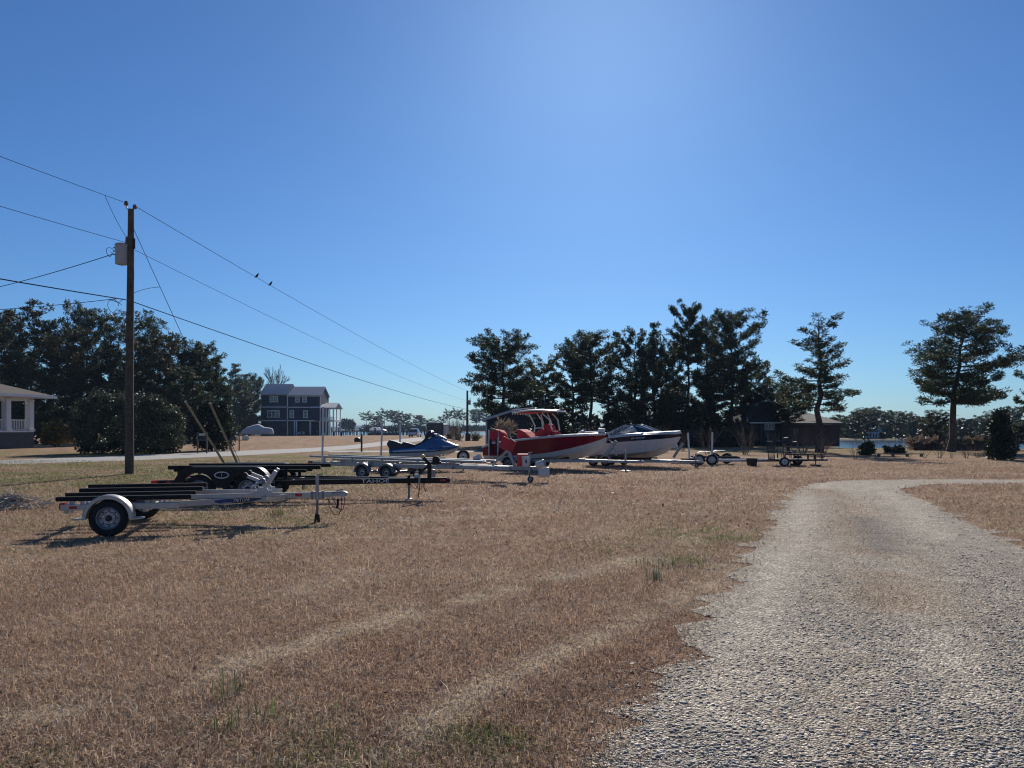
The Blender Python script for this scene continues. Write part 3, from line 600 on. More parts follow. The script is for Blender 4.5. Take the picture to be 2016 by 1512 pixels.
for a in [(1655, 815, 225, 'far_mass', 44, 'far-bank pine just right of the brick house roof'), (1690, 806, 215, 'far_mass', 60, 'far-bank pine above the shore house, taller'), (1712, 799, 222, 'wide_round', 50, 'highest round far-bank pine over the white turret house'), (1735, 806, 230, 'far_mass', 46, 'far-bank pine right of the white turret house'),
 (1765, 806, 212, 'wide_round', 46, 'umbrella-shaped far-bank pine left of the lone leaning pine'), (1790, 812, 226, 'far_mass', 40, 'far-bank pine close before the leaning trunk'), (1812, 818, 236, 'far_mass', 40, 'lower far-bank pine before the leaning trunk'), (1838, 815, 222, 'wide_round', 40, 'far-bank pine touching the leaning trunk'),
 (1905, 822, 230, 'far_mass', 50, 'far-bank pine just beyond the leaning trunk'), (1940, 815, 240, 'far_mass', 46, 'far-bank pine between the leaning trunk and cone shrub'), (1968, 805, 225, 'wide_round', 46, 'far-bank pine behind the cone shrub'), (1995, 798, 230, 'far_mass', 50, 'far-bank pine at the picture edge'), (1630, 820, 230, 'far_mass', 40, 'far-bank pine peeping behind the brick house chimney end'), (2040, 800, 235, 'far_mass', 60, 'last far-bank pine at the very edge')]:
    place_pine(a[0], a[1], a[2]-62, a[3], a[5], a[4], GR, z0=-.1)

# dense low growth inside the woods and on the far bank
def thicket(name, boxes, dens, size, mt, seed, label, rr=(.8, 1.5)):
    r = np.random.default_rng(seed); cen, rad = [], []
    for u0, u1, v0, d0, d1, n in boxes:
        for i in range(n):
            u = r.uniform(u0, u1); d = r.uniform(d0, d1); R_ = r.uniform(*rr); zt = Z(v0+r.uniform(-6, 14), d)
            z = R_*.3+(max(zt-R_*.5, .6)-R_*.3)*r.random()**.9; cen.append((X(u, d), d, z)); rad.append(R_)
    V, f = leaf_tris(np.array(cen), np.array(rad), dens, size, seed, .8, .3, .3); o = np_mesh(name, V, f, M[mt]); o['kind'] = 'stuff'; o['label'] = label
thicket('undergrowth', [(-60, 440, 790, 88, 112, 180), (-60, 330, 730, 100, 116, 70), (1000, 1480, 815, 78, 98, 95), (1040, 1100, 790, 82, 96, 12), (1280, 1500, 790, 80, 96, 30), (1000, 1480, 858, 72, 80, 80), (440, 505, 815, 203, 230, 60)], 24, .62, 'ever', 41, 'dark evergreen undergrowth filling the woods')
thicket('far_wood', [(1600, 2080, 838, 143, 182, 190), (1000, 1600, 843, 200, 300, 60)], 9, .95, 'ever', 42, 'dark wood along the far bank of the water', (1.2, 2.5))
thicket('far_wood', [(715, 960, 846, 590, 700, 60)], 5, 2.4, 'ever', 44, 'low distant wood on the point beyond the pier', (2.5, 5))

# bushes
def bush(name, label, cat, loc, rx, ry, h, n, size, mt, seed, stems=True, clump=.5, group=None, shape='round', kdens=44, wr=.32, crown='foliage', zlow=.05):
    r = np.random.default_rng(seed); root = thing(name, label, cat, loc, 0, group); cen = []; rad = []
    for i in range(n):
        a = r.random()*6.283; t = r.random()
        q = math.sqrt(r.random())**.6; z = h*(zlow+(.93-zlow)*t)
        pr = {'round': math.sqrt(max(.05, 1-((z/h-.42)/.60)**2)), 'cone': max(.06, min(1, (z/h+.12)*4)*(1-(z/h))**.62), 'column': min(1, .6+z/h*2)*(1-(z/h)**4)**.6, 'vase': .45+.6*z/h if z/h < .8 else .9*(1-(z/h-.8)*2.6)}[shape]
        q = q*max(.05, 1-clump/max(rx, .1)*.6); cen.append((math.cos(a)*q*rx*pr, math.sin(a)*q*ry*pr, z*(1+.06*r.normal()))); rad.append(clump*r.uniform(.6, 1.1))
    V, f = leaf_tris(np.array(cen), np.array(rad), kdens/clump**2, size, seed, .85, .35, wr); np_mesh(crown, V, f, M[mt], root)
    if stems:
        mb = MB(); rr = random.Random(seed)
        for i in range(5):
            a = rr.random()*6.28; q = rr.uniform(.25, .7); mb.tube([(rx*.12*math.cos(a), ry*.12*math.sin(a), -.05), (rx*q*.5*math.cos(a), ry*q*.5*math.sin(a), h*.35), (rx*q*math.cos(a), ry*q*math.sin(a), h*.7)], [.06, .045, .015], 5)
        mb.build('stem', M['bark'], root, smooth=True, kind='stuff')
    return root
p = G(232, 894); bush('shrub', 'huge dark evergreen shrub with glossy leaves behind the utility pole', 'shrub', (p.x, p.y+1.5, 0), 4.2, 2.6, 4.25, 420, .15, 'broad', 51, clump=.5, kdens=85, zlow=.03)
p = G(338, 884); bush('shrub', 'thinner leafy grey-green shrub joined to the right of the huge shrub', 'shrub', (p.x, p.y, 0), 1.5, 1.3, 3.4, 60, .2, 'gleaf', 52, clump=.5, kdens=30, shape='vase')
p = G(411, 888); bush('shrub', 'dark clipped column-shaped holly behind the two-post sign', 'shrub', (p.x, p.y+1, 0), 1.8, 1.5, 3.95, 220, .15, 'ever', 53, clump=.42, kdens=70, shape='column')
bush('shrub', 'tall dark evergreen shrub between the barn end and the red boat top', 'shrub', (X(1082, 56), 56, 0), 1.75, 1.2, Z(799, 56), 170, .17, 'ever', 80, clump=.42, kdens=60, shape='column')
p = G(112, 880); bush('shrub', 'rounded clipped bush with golden top beside the porch house', 'shrub', (p.x, p.y, 0), 1.5, 1.4, 2.05, 190, .11, 'golden', 54, clump=.3, kdens=70, zlow=.16)
p = G(34, 880); bush('shrub', 'small round dark shrub by the porch steps, smaller one at the wall middle', 'shrub', (p.x, p.y-1, 0), .5, .5, .8, 20, .12, 'ever', 55, clump=.25, group='small round foundation shrubs of the porch house')
p = G(5, 880); bush('shrub', 'small round dark shrub cut by the picture edge in front of the porch house', 'shrub', (p.x-.3, p.y-1, 0), .55, .5, .75, 20, .12, 'ever', 56, clump=.25, group='small round foundation shrubs of the porch house')
p = G(57, 881); bush('shrub', 'tiny dark shrub under the end column of the porch', 'shrub', (p.x, p.y, 0), .35, .35, .6, 14, .12, 'ever', 57, clump=.2, group='small round foundation shrubs of the porch house')
p = G(48, 881); bush('ornamental_grass', 'dry tan clump of ornamental grass before the porch foundation', 'grass', (p.x, p.y+.3, 0), .7, .5, 1.5, 24, .5, 'dry', 58, clump=.3, wr=.04, shape='vase', stems=False)
p = G(8, 880); bush('small_tree', 'grey-green leafy small tree covering the edge of the porch', 'tree', (p.x-.9, p.y-3, 0), 1.6, 1.3, 4.8, 70, .22, 'gleaf', 59, clump=.5, kdens=36, zlow=.45, crown='crown')
p = G(1978, 906); bush('shrub', 'dark cone-shaped evergreen shrub at the far right of the lawn', 'shrub', (p.x+.1, p.y+.6, 0), 1.0, .95, 2.65, 130, .14, 'ever', 60, clump=.34, kdens=60, shape='cone', zlow=.04)
p = G(1736, 898); bush('shrub', 'low dark rounded shrub beside the water in the row of bare saplings', 'shrub', (p.x, p.y+2, 0), .60, .6, .72, 40, .12, 'ever', 61, clump=.26, kdens=50, zlow=.05)
p = G(1805, 897); bush('shrub', 'flat dark shrub behind the low rail, right of the rounded shrub', 'shrub', (p.x, p.y+3, 0), .8, .6, .48, 36, .13, 'ever', 62, clump=.24, zlow=.05)
p = G(682, 852); bush('cedar_tree', 'small dark round-headed cedar alone beyond the pier', 'tree', (X(683, 590), 590, .1), 7.0, 6, 9.0, 80, 1.5, 'ever', 63, clump=1.8, kdens=20, zlow=.2, crown='crown')
for k, (u, v, h, lab) in enumerate([(900, 866, 2.0, 'taller pale palmetto clump left of the far utility pole'), (936, 868, 1.2, 'low shrubby clump right of the far utility pole base'), (885, 864, 1.2, 'small pale clump beside the motorhome')]):
    p = G(u, v); bush('palmetto', lab, 'plant', p, .9, .8, h, 26, .7, 'palm', 70+k, clump=.45, wr=.05, shape='vase', stems=False, kdens=20)
p = G(993, 884); bush('pampas_grass', 'tan feathery pampas grass clump behind the red motor cover', 'plant', (X(993, 46), 46, 0), .75, .6, 2.25, 34, .4, 'dry', 74, clump=.3, wr=.05, shape='vase', stems=False, kdens=30, zlow=.3)
thicket('reeds', [(1795, 1965, 868, 62, 66, 120)], 60, .55, 'reed', 43, 'brown dry reeds along the right-hand shore', (.3, .55))

# bare winter shrubs
def bare(seed, h, spread, n, mt='twig', depth=3, base=.05):
    r = random.Random(seed); mb = MB()
    def grow(p, d, L, rad, lev):
        m = p+d*L*.5+Vector((r.uniform(-.05, .05), r.uniform(-.05, .05), 0))*L; q = p+d*L; mb.tube([p, m, q], [rad, rad*.8, rad*.55], 4 if lev == 0 else 3, False)
        if lev >= depth: return
        for i in range(3 if lev < 2 else 2):
            nd = (d+Vector((r.uniform(-1, 1), r.uniform(-1, 1), r.uniform(-.1, .5)))*(.42 if depth < 4 else .75)).normalized(); grow(q if i else m, nd, L*r.uniform(.5, .8), rad*.5, lev+1)
    for i in range(n):
        a = i*2.4+r.random(); t = r.uniform(.25, 1)*spread; d = Vector((math.cos(a)*t, math.sin(a)*t, 1)).normalized(); grow(Vector((math.cos(a)*base, math.sin(a)*base, -.03)), d, h*.42*r.uniform(.8, 1.1), h*.012, 0)
    return mb
BM = {}
for k, (hh, spv, nn, dp) in {'vase': (1, .42, 9, 3), 'wide': (1, .62, 8, 3), 'sap': (1, .6, 6, 2), 'stump': (1, .35, 5, 1)}.items():
    me = bare(len(k)*7+3, hh, spv, nn, depth=dp).build('branches', M['twig']); BM[k] = me.data; bpy.data.objects.remove(me)
def bare_shrub(u, vb, vt, kind, label, wide=1, group='bare winter crape myrtles in front of the pines', dd=0):
    p = G(u, vb); p = p*((p.y+dd)/p.y); h = Z(vt, p.y); r_ = thing('bare_shrub', label, 'shrub', p, u*.7, group); r_.scale = (h*wide, h*wide, h*.92); o = link(bpy.data.objects.new('branches', BM[kind]), r_); return r_
for a in [(1300, 890, 828, 'vase', 'bare shrub behind the white boat bow rail', .9), (1392, 893, 824, 'wide', 'bare shrub just left of the right white post', .8), (1468, 895, 824, 'vase', 'bare vase-shaped shrub right of the white posts, nearest the black tub', 1.0), (1580, 893, 826, 'wide', 'broad bare shrub behind the black utility trailer', 1.05), (1618, 902, 845, 'wide', 'smaller bare shrub at the foot of the tiered pine', 1.0),
          (1520, 890, 838, 'vase', 'bare shrub in front of the dark gable window', .9), (1345, 888, 838, 'vase', 'bare shrub beside the left white post', .8), (1165, 888, 820, 'wide', 'bare shrub above the red boat bow', .8), (1080, 886, 822, 'wide', 'bare russet shrub behind the white T-shaped top legs', .8), (1220, 886, 826, 'vase', 'bare shrub behind the white boat windshield', .8)]: bare_shrub(*a)
GS = 'row of bare saplings along the shore'
for a in [(1684, 904, 872, 'wide', 'bare sapling with wide low branches at the near bank, largest of the row'), (1727, 903, 880, 'sap', 'bare sapling next to the low rounded shrub'), (1762, 903, 884, 'sap', 'bare sapling at the near end of the low rail'), (1791, 903, 882, 'sap', 'bare sapling at the middle of the low rail'), (1820, 902, 876, 'sap', 'bare sapling at the far end of the low rail'),
          (1850, 902, 870, 'wide', 'bare sapling just left of the leaning trunk'), (1873, 902, 880, 'sap', 'bare stump-like sapling at the leaning trunk foot'), (1902, 902, 872, 'wide', 'bare sapling right of the leaning trunk'), (1925, 901, 868, 'wide', 'bare sapling halfway to the dark cone shrub')]: bare_shrub(*a[:5], 1.1, GS)
for a in [(905, 868, 806, 'wide', 'large bare bush beside the far utility pole', .9), (892, 867, 815, 'vase', 'bare bush between the motorhome and the far utility pole', .9)]: bare_shrub(*a, group='bare bushes by the far utility pole')
def bare_tree(seed, H, W):
    r = random.Random(seed); mb = MB()
    def grow(p, d, L, rad, lev):
        q = p+d*L; m = p+d*L*.5+Vector((r.uniform(-.06, .06), r.uniform(-.06, .06), 0))*L; mb.tube([p, m, q], [rad, rad*.85, rad*.7], 4, False)
        if lev >= 5: return
        for i in range(3):
            nd = (d+Vector((r.uniform(-1, 1), r.uniform(-1, 1), r.uniform(-.45, .65)))*.62).normalized(); grow(q if i else m, nd, L*r.uniform(.62, .82), max(rad*.62, .045), lev+1)
    for i in range(5):
        a = i*1.26+r.random()*.5; grow(Vector((0, 0, H*.40)), Vector((math.cos(a)*.8, math.sin(a)*.8, 1)).normalized(), H*.17, .20, 1)
    return mb
tb = bare_tree(78, 17, 6); zmx = max(v[2] for v in tb.v); rt = thing('bare_tree', 'leafless round-headed tree behind the blue house roof', 'tree', (X(541, 232), 232, 0)); k_ = Z(714, 232)/zmx
br_ = tb.build('branches', M['dtwig'], rt); tk_ = MB(); tk_.tube([(0, 0, -.1), (0, 0, 17*.41)], [.4, .24], 8); tk_.build('trunk', M['bark'], rt, smooth=True); xm_ = max(abs(v[0]) for v in tb.v); rt.scale = (32/F*232/xm_, 32/F*232/xm_, k_)
# heap of cut twigs
r = random.Random(5); mb = MB()
for i in range(420):
    a = r.random()*6.28; q = abs(r.gauss(0, .42)); z = max(.03, .30*math.exp(-(q/.5)**2)*(.4+.6*r.random())); L = r.uniform(.12, .5); d = Vector((r.gauss(0, 1), r.gauss(0, 1), r.gauss(.15, .35))).normalized(); c = Vector((q*math.cos(a)*1.4, q*math.sin(a)*.8, z)); mb.tube([c-d*L/2, c+d*L/2], [.011, .006], 3, False)
p = G(22, 1000); o = mb.build('brush_pile', mat('straw_twigs', (.52, .44, .35), .9, 0, .4, 9)); o.location = p; tag(o, 'low pile of pale dry brush and twigs on the lawn near the white trailer', 'brush pile', kind='stuff')
# ------------------------------------------------------------------ utility poles and wires
PB = Vector((X(255, 29.2), 29.2, 0))
def P1(v, du=0): return Vector((PB.x+du, PB.y, Z(v, 29.2)))
pl = thing('utility_pole', 'tall weathered wooden utility pole with grey transformer at the lawn edge', 'utility pole', PB, group='wooden utility poles along the road')
H1 = Z(412, 29.2); mb = MB(); mb.tube([(0, 0, -.3), (-.01, 0, 3), (.035, 0, 7), (.06, 0, H1)], [.165, .155, .13, .11], 14); mb.build('shaft', M['pole'], pl, smooth=True)
def insulator(x, z, tilt, xb):
    m2 = MB(); m2.tube([(xb, 0, H1-.02), (xb+tilt*.5, 0, H1+.04), (x, 0, z-.06)], .022, 6); pn = m2.build('insulator_pin', M['dgalv'], pl)
    m3 = MB(); m3.lathe([(.001, -.09), (.05, -.085), (.085, -.05), (.06, -.035), (.085, -.01), (.055, .01), (.075, .03), (.05, .055), (.055, .075), (.001, .09)], (x, 0, z), 'z', 12); m3.build('insulator', M['porcelain'], pl, smooth=True)
insulator(-.13, Z(400, 29.2), -.12, -.04); insulator(.20, Z(407, 29.2), .1, .11)
mb = MB(); zc0, zc1 = Z(521, 29.2), Z(481, 29.2); cx = -.26
mb.lathe([(.001, zc0), (.225, zc0), (.235, zc0+.03), (.235, zc1-.10), (.25, zc1-.095), (.25, zc1-.05), (.22, zc1), (.10, zc1+.04), (.001, zc1+.045)], (cx, -.06, 0), 'z', 18)
tf = mb.build('transformer', M['can'], pl, smooth=True)
mb = MB(); mb.lathe([(.001, zc1+.28), (.03, zc1+.28), (.055, zc1+.2), (.04, zc1+.17), (.065, zc1+.12), (.045, zc1+.09), (.075, zc1+.02), (.07, zc1-.03), (.001, zc1-.03)], (cx+.18, -.05, 0), 'z', 10); mb.build('bushing', M['porcelain'], tf, smooth=True)
[MB().box((cx+.19+.06, -.05, z), (.22, .05, .04)).build('mounting_bracket', M['dgalv'], tf) for z in (zc1-.12, zc0+.16)]
[MB().tube([(cx-.22, -.1, z), (cx-.30, -.1, z)], .022, 6).build('terminal', M['dgalv'], tf) for z in (zc1-.15, zc1-.28, zc1-.41)]
mb = MB(); mb.tube([(.20, -.03, Z(490, 29.2)), (.20, -.03, Z(470, 29.2))], .035, 8); mb.box((.13, -.02, Z(484, 29.2)), (.14, .04, .04)); mb.build('surge_arrester', M['dark'], pl)
[MB().tube([(-.02, -.1, z), (.19, -.1, z)], .012, 5).build('through_bolt', M['dgalv'], pl) for z in (Z(427, 29.2), Z(492, 29.2), Z(577, 29.2))]
def loopwire(c, r, r2, mbx):
    mbx.tube([(c[0]+r*math.cos(a), c[1]+.05*math.sin(a*2), c[2]+r2*math.sin(a)) for a in [k*.42 for k in range(15)]], .010, 5)
mb = MB(); loopwire((-.72, -.05, Z(497, 29.2)), .13, .17, mb); mb.build('wire_loop', M['wire'], pl); mb = MB(); loopwire((-.60, -.05, Z(603, 29.2)), .20, .24, mb); mb.build('wire_loop', M['wire'], pl)
for q_ in ([P1(497, -.7), P1(505, -.42), P1(521, -.45), P1(523, -.25)], [P1(488, -.56), P1(500, -.5), P1(512, -.55)], [P1(590, -.75), P1(596, -.4), P1(588, -.25), P1(591, -.12)], [P1(600, -.3), P1(593, -.5), P1(588, -.62)]):
    MB().tube([a_-PB for a_ in q_], .011, 5).build('wire_loop', M['wire'], pl)
P2 = Vector((X(920, 112), 112, 0)); PP = Vector((-21.5, -48, 0))
fp = thing('utility_pole', 'far thin wooden utility pole by the bare bush, with a small transformer', 'utility pole', P2, group='wooden utility poles along the road')
mb = MB(); mb.tube([(0, 0, -.2), (0, 0, Z(769, 112))], [.20, .13], 8); mb.build('shaft', M['pole'], fp, smooth=True)
mb = MB(); mb.tube([(.32, 0, Z(797, 112)), (.32, 0, Z(788, 112))], .2, 10); mb.tube([(.4, 0, Z(788, 112)), (.4, 0, Z(783, 112))], .06, 6); mb.build('transformer', M['can'], fp, smooth=True)
mb = MB(); mb.box((.1, -.2, .55), (.75, .5, 1.1)); mb.build('meter_box', M['dark'], fp)
def span(p, q, sag, r, label, mt='wire', n=28, name='power_line'):
    pts = [p.lerp(q, i/n)-Vector((0, 0, 4*sag*(i/n)*(1-i/n))) for i in range(n+1)]; mb = MB(); c = p.copy(); mb.tube([x-c for x in pts], r, 5); o = mb.build(name, M[mt], smooth=True); o.location = c
    return tag(o, label, 'power line', 'overhead power lines')
i1 = P1(399, -.15); i2_ = P1(406, .22)
span(i1, Vector((PP.x, PP.y, 9.9)), 1.5, .009, 'highest wire running from the pole-top insulator out over the lawn')
top = (i2_, Vector((P2.x, P2.y, Z(770, 112))), .42); span(*top, .011, 'highest wire sloping from pole top to the far pole, with two birds on it')
span(P1(478, -.1), Vector((PP.x, PP.y, 8.7)), 1.5, .009, 'second wire leaving the transformer towards the picture edge')
span(P1(492, .2), Vector((P2.x-.3, P2.y, Z(788, 112))), .55, .009, 'faint thin wire sloping between the top wire and the thick cable')
span(P1(500, -.62), A(-320, 610, 44), .5, .015, 'dark service cable dropping from the transformer to the side of the porch house')
span(P1(590, -.15), Vector((PP.x, PP.y, 6.5)), 1.45, .019, 'thick low cable with splice loops running out over the lawn')
span(P1(594, .12), Vector((P2.x, P2.y, Z(806, 112))), .40, .018, 'thick low cable sloping in front of the blue house to the far pole')
span(P1(588, -.5), A(-260, 615, 40), .2, .013, 'lowest cable leaving the splice loops above the round-headed pine')
span(P1(450, .15), G(482, 931), 0, .011, 'steep guy wire slanting from the pole to the ground', n=2, name='guy_wire')
gq = P1(450, .15).lerp(G(482, 931), .235); span(P1(577, .15), gq, -.05, .010, 'short thin wire joining pole and guy wire', 'lwire', 6)
jt = .0165; jp = i1.lerp(Vector((PP.x, PP.y, 9.9)), jt)-Vector((0, 0, 4*1.5*jt*(1-jt)))
span(jp, P1(468, -.10), .10, .009, 'thin jumper wire curling from the high wire down to the transformer', 'wire', 8, 'jumper_wire')
span(P2+Vector((0, 0, Z(770, 112))), Vector((X(1010, 135), 135, 7.2)), .3, .014, 'short far wire running on from the far pole behind the big pine', 'wire', 8)
def bird(t, label):
    p = top[0].lerp(top[1], t)-Vector((0, 0, 4*top[2]*t*(1-t))); root = thing('bird', label, 'bird', p+Vector((0, 0, .02)), .5, 'birds perched on the wire')
    mb = MB(); rows = []
    for q, rx, zz in [(-.20, .008, -.05), (-.14, .022, .0), (-.06, .05, .05), (.02, .062, .09), (.08, .05, .14), (.105, .036, .175), (.13, .034, .20), (.155, .012, .20), (.185, .003, .19)]:
        rows.append([(q*math.cos(.9)+rx*math.cos(a)*-.3, rx*math.sin(a), zz+.03*0+q*.0+rx*math.cos(a)) for a in [k*.785 for k in range(8)]])
    mb.grid(rows, True, True, True); mb.build('body', M['bird'], root, smooth=True); mb = MB(); [mb.tube([(-.0, y, .05), (.01, y, -.02)], .006, 4) for y in (-.02, .02)]; mb.build('legs', M['bird'], root)
bird(.131, 'small dark bird on the top wire, the higher of the two, nearer the pole'); bird(.152, 'small dark bird on the top wire, the lower one further from the pole')

# ------------------------------------------------------------------ roadside signs and mailboxes
p = G(398, 892.5); t_ = thing('house_number_sign', 'two-post wooden sign with small white number plate in front of the dark column shrub', 'sign', p)
s = p.y/F; mb = MB()
for k, du in enumerate((-9, 9)): MB().box((du*s, 0, 41*s/2), (2.6*s, 2.6*s, 41*s)).build('post', M['woodgrey'], t_, bevel=.01)
MB().box((0, 0, 26*s), (15.2*s, 1.6*s, 1.6*s)).build('crosspiece', M['woodgrey'], t_); MB().box((0, -.01, 33*s), (15.2*s, .05, 11.5*s)).build('board', M['dark'], t_)
pp_ = MB().box((0, -.05, 37*s), (10.5*s, .02, 4.3*s)).build('number_plate', M['wplastic'], t_); text('numerals', '262', 3.9*s, (0, -.063, 37*s), M['bink'], pp_)
p = G(463, 887.5); t_ = thing('mailbox_stand', 'brown two-post mailbox stand with a white mailbox on its arm', 'mailbox stand', p); s = p.y/F
for du in (-8, 8): MB().box((du*s, 0, 36*s/2), (2*s, 2*s, 36*s)).build('post', M['woodgrey'], t_)
MB().box((7*s, .12, 21*s), (33*s, .1, 1.6*s)).build('crossbar', M['woodgrey'], t_)
def mailbox(par, x, z, w_, h_, dpt, mt, door):
    m2 = MB(); pr = [(x-w_/2, z), (x+w_/2, z), (x+w_/2, z+h_*.5)]+[(x+w_/2*math.cos(a), z+h_*.5+h_*.5*math.sin(a)) for a in [k*math.pi/8 for k in range(1, 8)]]+[(x-w_/2, z+h_*.5)]
    m2.prism(pr, -dpt/2, dpt/2); o = m2.build('mailbox', M[mt], par); m3 = MB(); m3.prism([((a-x)*.9+x, (b-z-h_*.45)*.9+z+h_*.45) for a, b in pr], -dpt/2-.02, -dpt/2-.003); dd = m3.build('mailbox_door', M[door], o); MB().box((x+w_/2+.02, -dpt*.2, z+h_*.8), (.02, .16, .05)).build('flag', M['red'], o); return o
mb1 = mailbox(t_, 20.5*s, 21.9*s, 9.5*s, 9*s, .5, 'woodgrey', 'wplastic'); text('numerals', '250', 3*s, (20.5*s, -.275, 25*s), M['bink'], mb1)
mb2 = mailbox(t_, -.5*s, 21.9*s, 8*s, 8.5*s, .5, 'woodgrey', 'woodgrey')
p = G(711, 889.5); t_ = thing('roadside_mailbox', 'lone black mailbox on a thick dark post beside the road bend', 'mailbox', p); s = p.y/F
MB().box((1*s, 0, 35*s/2), (3.2*s, 3.2*s, 35*s)).build('post', M['barn'], t_, bevel=.02); MB().box((-6*s, 0, 20*s), (15*s, .12, 1.4*s)).build('arm', M['barn'], t_)
mailbox(t_, -7*s, 20.8*s, 11*s, 7.5*s, .5, 'dark', 'dark')

# ------------------------------------------------------------------ blue house by the water
DH = 210.; hx = lambda u: X(u, DH); hz_ = lambda v: Z(v, DH)
bh = thing('blue_house', 'tall three-storey blue-grey house with metal roofs and a white columned porch', 'house', (hx(590), DH, 0)); O = Vector((hx(590), DH, 0))
def lx(u): return hx(u)-O.x
def bbox(mb, u0, u1, v0, v1, y0, y1): x0, x1, z0, z1 = lx(u0), lx(u1), hz_(v1), hz_(v0); mb.box(((x0+x1)/2, (y0+y1)/2, (z0+z1)/2), (x1-x0, y1-y0, z1-z0)); return mb
G0 = hz_(858.0)
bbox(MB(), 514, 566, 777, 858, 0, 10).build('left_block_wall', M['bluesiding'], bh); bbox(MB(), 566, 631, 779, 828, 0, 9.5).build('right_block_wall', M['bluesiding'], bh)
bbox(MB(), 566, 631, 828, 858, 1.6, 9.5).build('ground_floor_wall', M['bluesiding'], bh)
def gable(mb, u0, u1, ve, vr, y0, y1, ov=.5):
    x0, x1, ze, zr = lx(u0), lx(u1), hz_(ve), hz_(vr); ym = (y0+y1)/2; th = .22
    for a, b in ((y0-ov, ym), (y1+ov, ym)): mb.add([(x0, a, ze), (x1, a, ze), (x1, b, zr), (x0, b, zr), (x0, a, ze+th), (x1, a, ze+th), (x1, b, zr+th), (x0, b, zr+th)], [(0, 1, 2, 3), (4, 7, 6, 5), (0, 4, 5, 1), (1, 5, 6, 2), (2, 6, 7, 3), (3, 7, 4, 0)])
    return mb
def ribs(u0, u1, ve, vr, y0, ym, n, par):
    m2 = MB(); 
    for i in range(n+1): x = lx(u0+(u1-u0)*i/n); m2.beam((x, y0-.5, hz_(ve)+.25), (x, ym, hz_(vr)+.25), .09, .1)
    m2.build('standing_seam', M['lroof'], par, kind='stuff')
rf = gable(MB(), 512.5, 567.5, 777, 755.5, 0, 10).build('left_roof', M['lroof'], bh); ribs(513, 567, 777, 755.5, 0, 5, 18, rf)
rf = gable(MB(), 567.8, 632.5, 779.5, 761, 0, 9.5).build('right_roof', M['lroof'], bh); ribs(568.5, 632, 779.5, 761, 0, 4.75, 20, rf)
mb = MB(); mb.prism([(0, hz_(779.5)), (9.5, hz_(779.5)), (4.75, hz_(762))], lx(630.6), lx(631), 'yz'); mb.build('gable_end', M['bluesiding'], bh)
mb = MB()
for (u0, u1, v0, v1) in [(513.6, 566, 800.5, 802.2), (566, 631.2, 801, 802.6), (565.2, 567, 778, 858), (513.2, 514.6, 777, 858), (629.8, 631.3, 779, 828), (514.6, 566, 776.4, 778), (567, 631, 779, 780.6), (514.6, 620, 827.2, 829)]: bbox(mb, u0, u1, v0, v1, -.10, -.005)
mb.build('trim_board', M['trim'], bh)
def win(u0, u1, v0, v1, n, par=bh, y=0):
    x0, x1, z0, z1 = lx(u0), lx(u1), hz_(v1), hz_(v0); f = .16; m2 = MB(); w1 = (x1-x0)
    m2.box(((x0+x1)/2, y-.07, z1-f/2), (w1, .14, f)); m2.box(((x0+x1)/2, y-.07, z0+f/2), (w1, .14, f))
    for i in range(n+1): m2.box((x0+f/2+(w1-f)*i/n, y-.07, (z0+z1)/2), (f, .138, z1-z0-2*f))
    for i in range(n): m2.box((x0+f/2+(w1-f)*(i+.5)/n, y-.06, (z0+z1)/2), ((w1-f)/n-f, .1, .08))
    o = m2.build('window', M['trim'], par); MB().box(((x0+x1)/2, y-.012, (z0+z1)/2), (w1-f*1.2, .02, z1-z0-f*1.2)).build('pane', M['glass'], o)
for a in [(531, 547.5, 779.5, 792, 2), (581.5, 590, 781, 792.2, 1), (595.5, 604, 781, 792.2, 1), (526.5, 550.5, 807.5, 822, 3), (570.5, 579, 808, 822.5, 1), (597, 606, 808, 823, 1)]: win(*a)
bbox(MB(), 555.5, 577.5, 832.5, 857.9, -.04, -.001 if 0 else 1.59).build('garage_bay', M['garage'], bh)
bbox(MB(), 585.5, 608, 832.5, 857.9, 1.5, 1.59).build('garage_bay', M['dark'], bh)
mb = MB(); [bbox(mb, u-1, u+1, 829, 858, -.05, .5) for u in (579.5, 583.5, 610.5, 629.5)]; mb.build('carport_post', M['trim'], bh, kind='stuff')
# porch wing at the water side
bbox(MB(), 612, 656, 826.8, 829.6, 1, 10).build('porch_deck', M['trim'], bh)
rf = gable(MB(), 629, 658, 804, 793.5, 1.5, 10, .4).build('porch_roof', M['lroof'], bh); ribs(630, 657.5, 804, 793.5, 1.5, 5.75, 9, rf)
mb = MB(); mb.add([(lx(611), -.6, hz_(803)), (lx(637), -.6, hz_(803)), (lx(637), 2, hz_(796)), (lx(611), 2, hz_(796)), (lx(611), -.6, hz_(802)), (lx(637), -.6, hz_(802)), (lx(637), 2, hz_(795)), (lx(611), 2, hz_(795))], [(0, 1, 2, 3), (4, 7, 6, 5), (0, 4, 5, 1), (1, 5, 6, 2), (2, 6, 7, 3), (3, 7, 4, 0)]); mb.build('awning_roof', M['trim'], bh)
for y in (1.3, 9.6):
    for u in (633, 640, 647, 654.5): MB().box((lx(u), y, (hz_(804)+hz_(827))/2), (.26, .26, hz_(804)-hz_(827))).build('porch_column', M['trim'], bh); MB().box((lx(u), y, (hz_(829.6)+G0)/2), (.34, .34, hz_(829.6)-G0)).build('deck_post', M['trim'], bh)
mb = MB(); mb.box(((lx(631)+lx(656))/2, 1.25, hz_(821)), (lx(656)-lx(631), .08, .1))
for i in range(28): mb.box((lx(631+25*i/27), 1.25, hz_(824)), (.06, .05, .9))
mb.build('porch_railing', M['trim'], bh, kind='stuff')
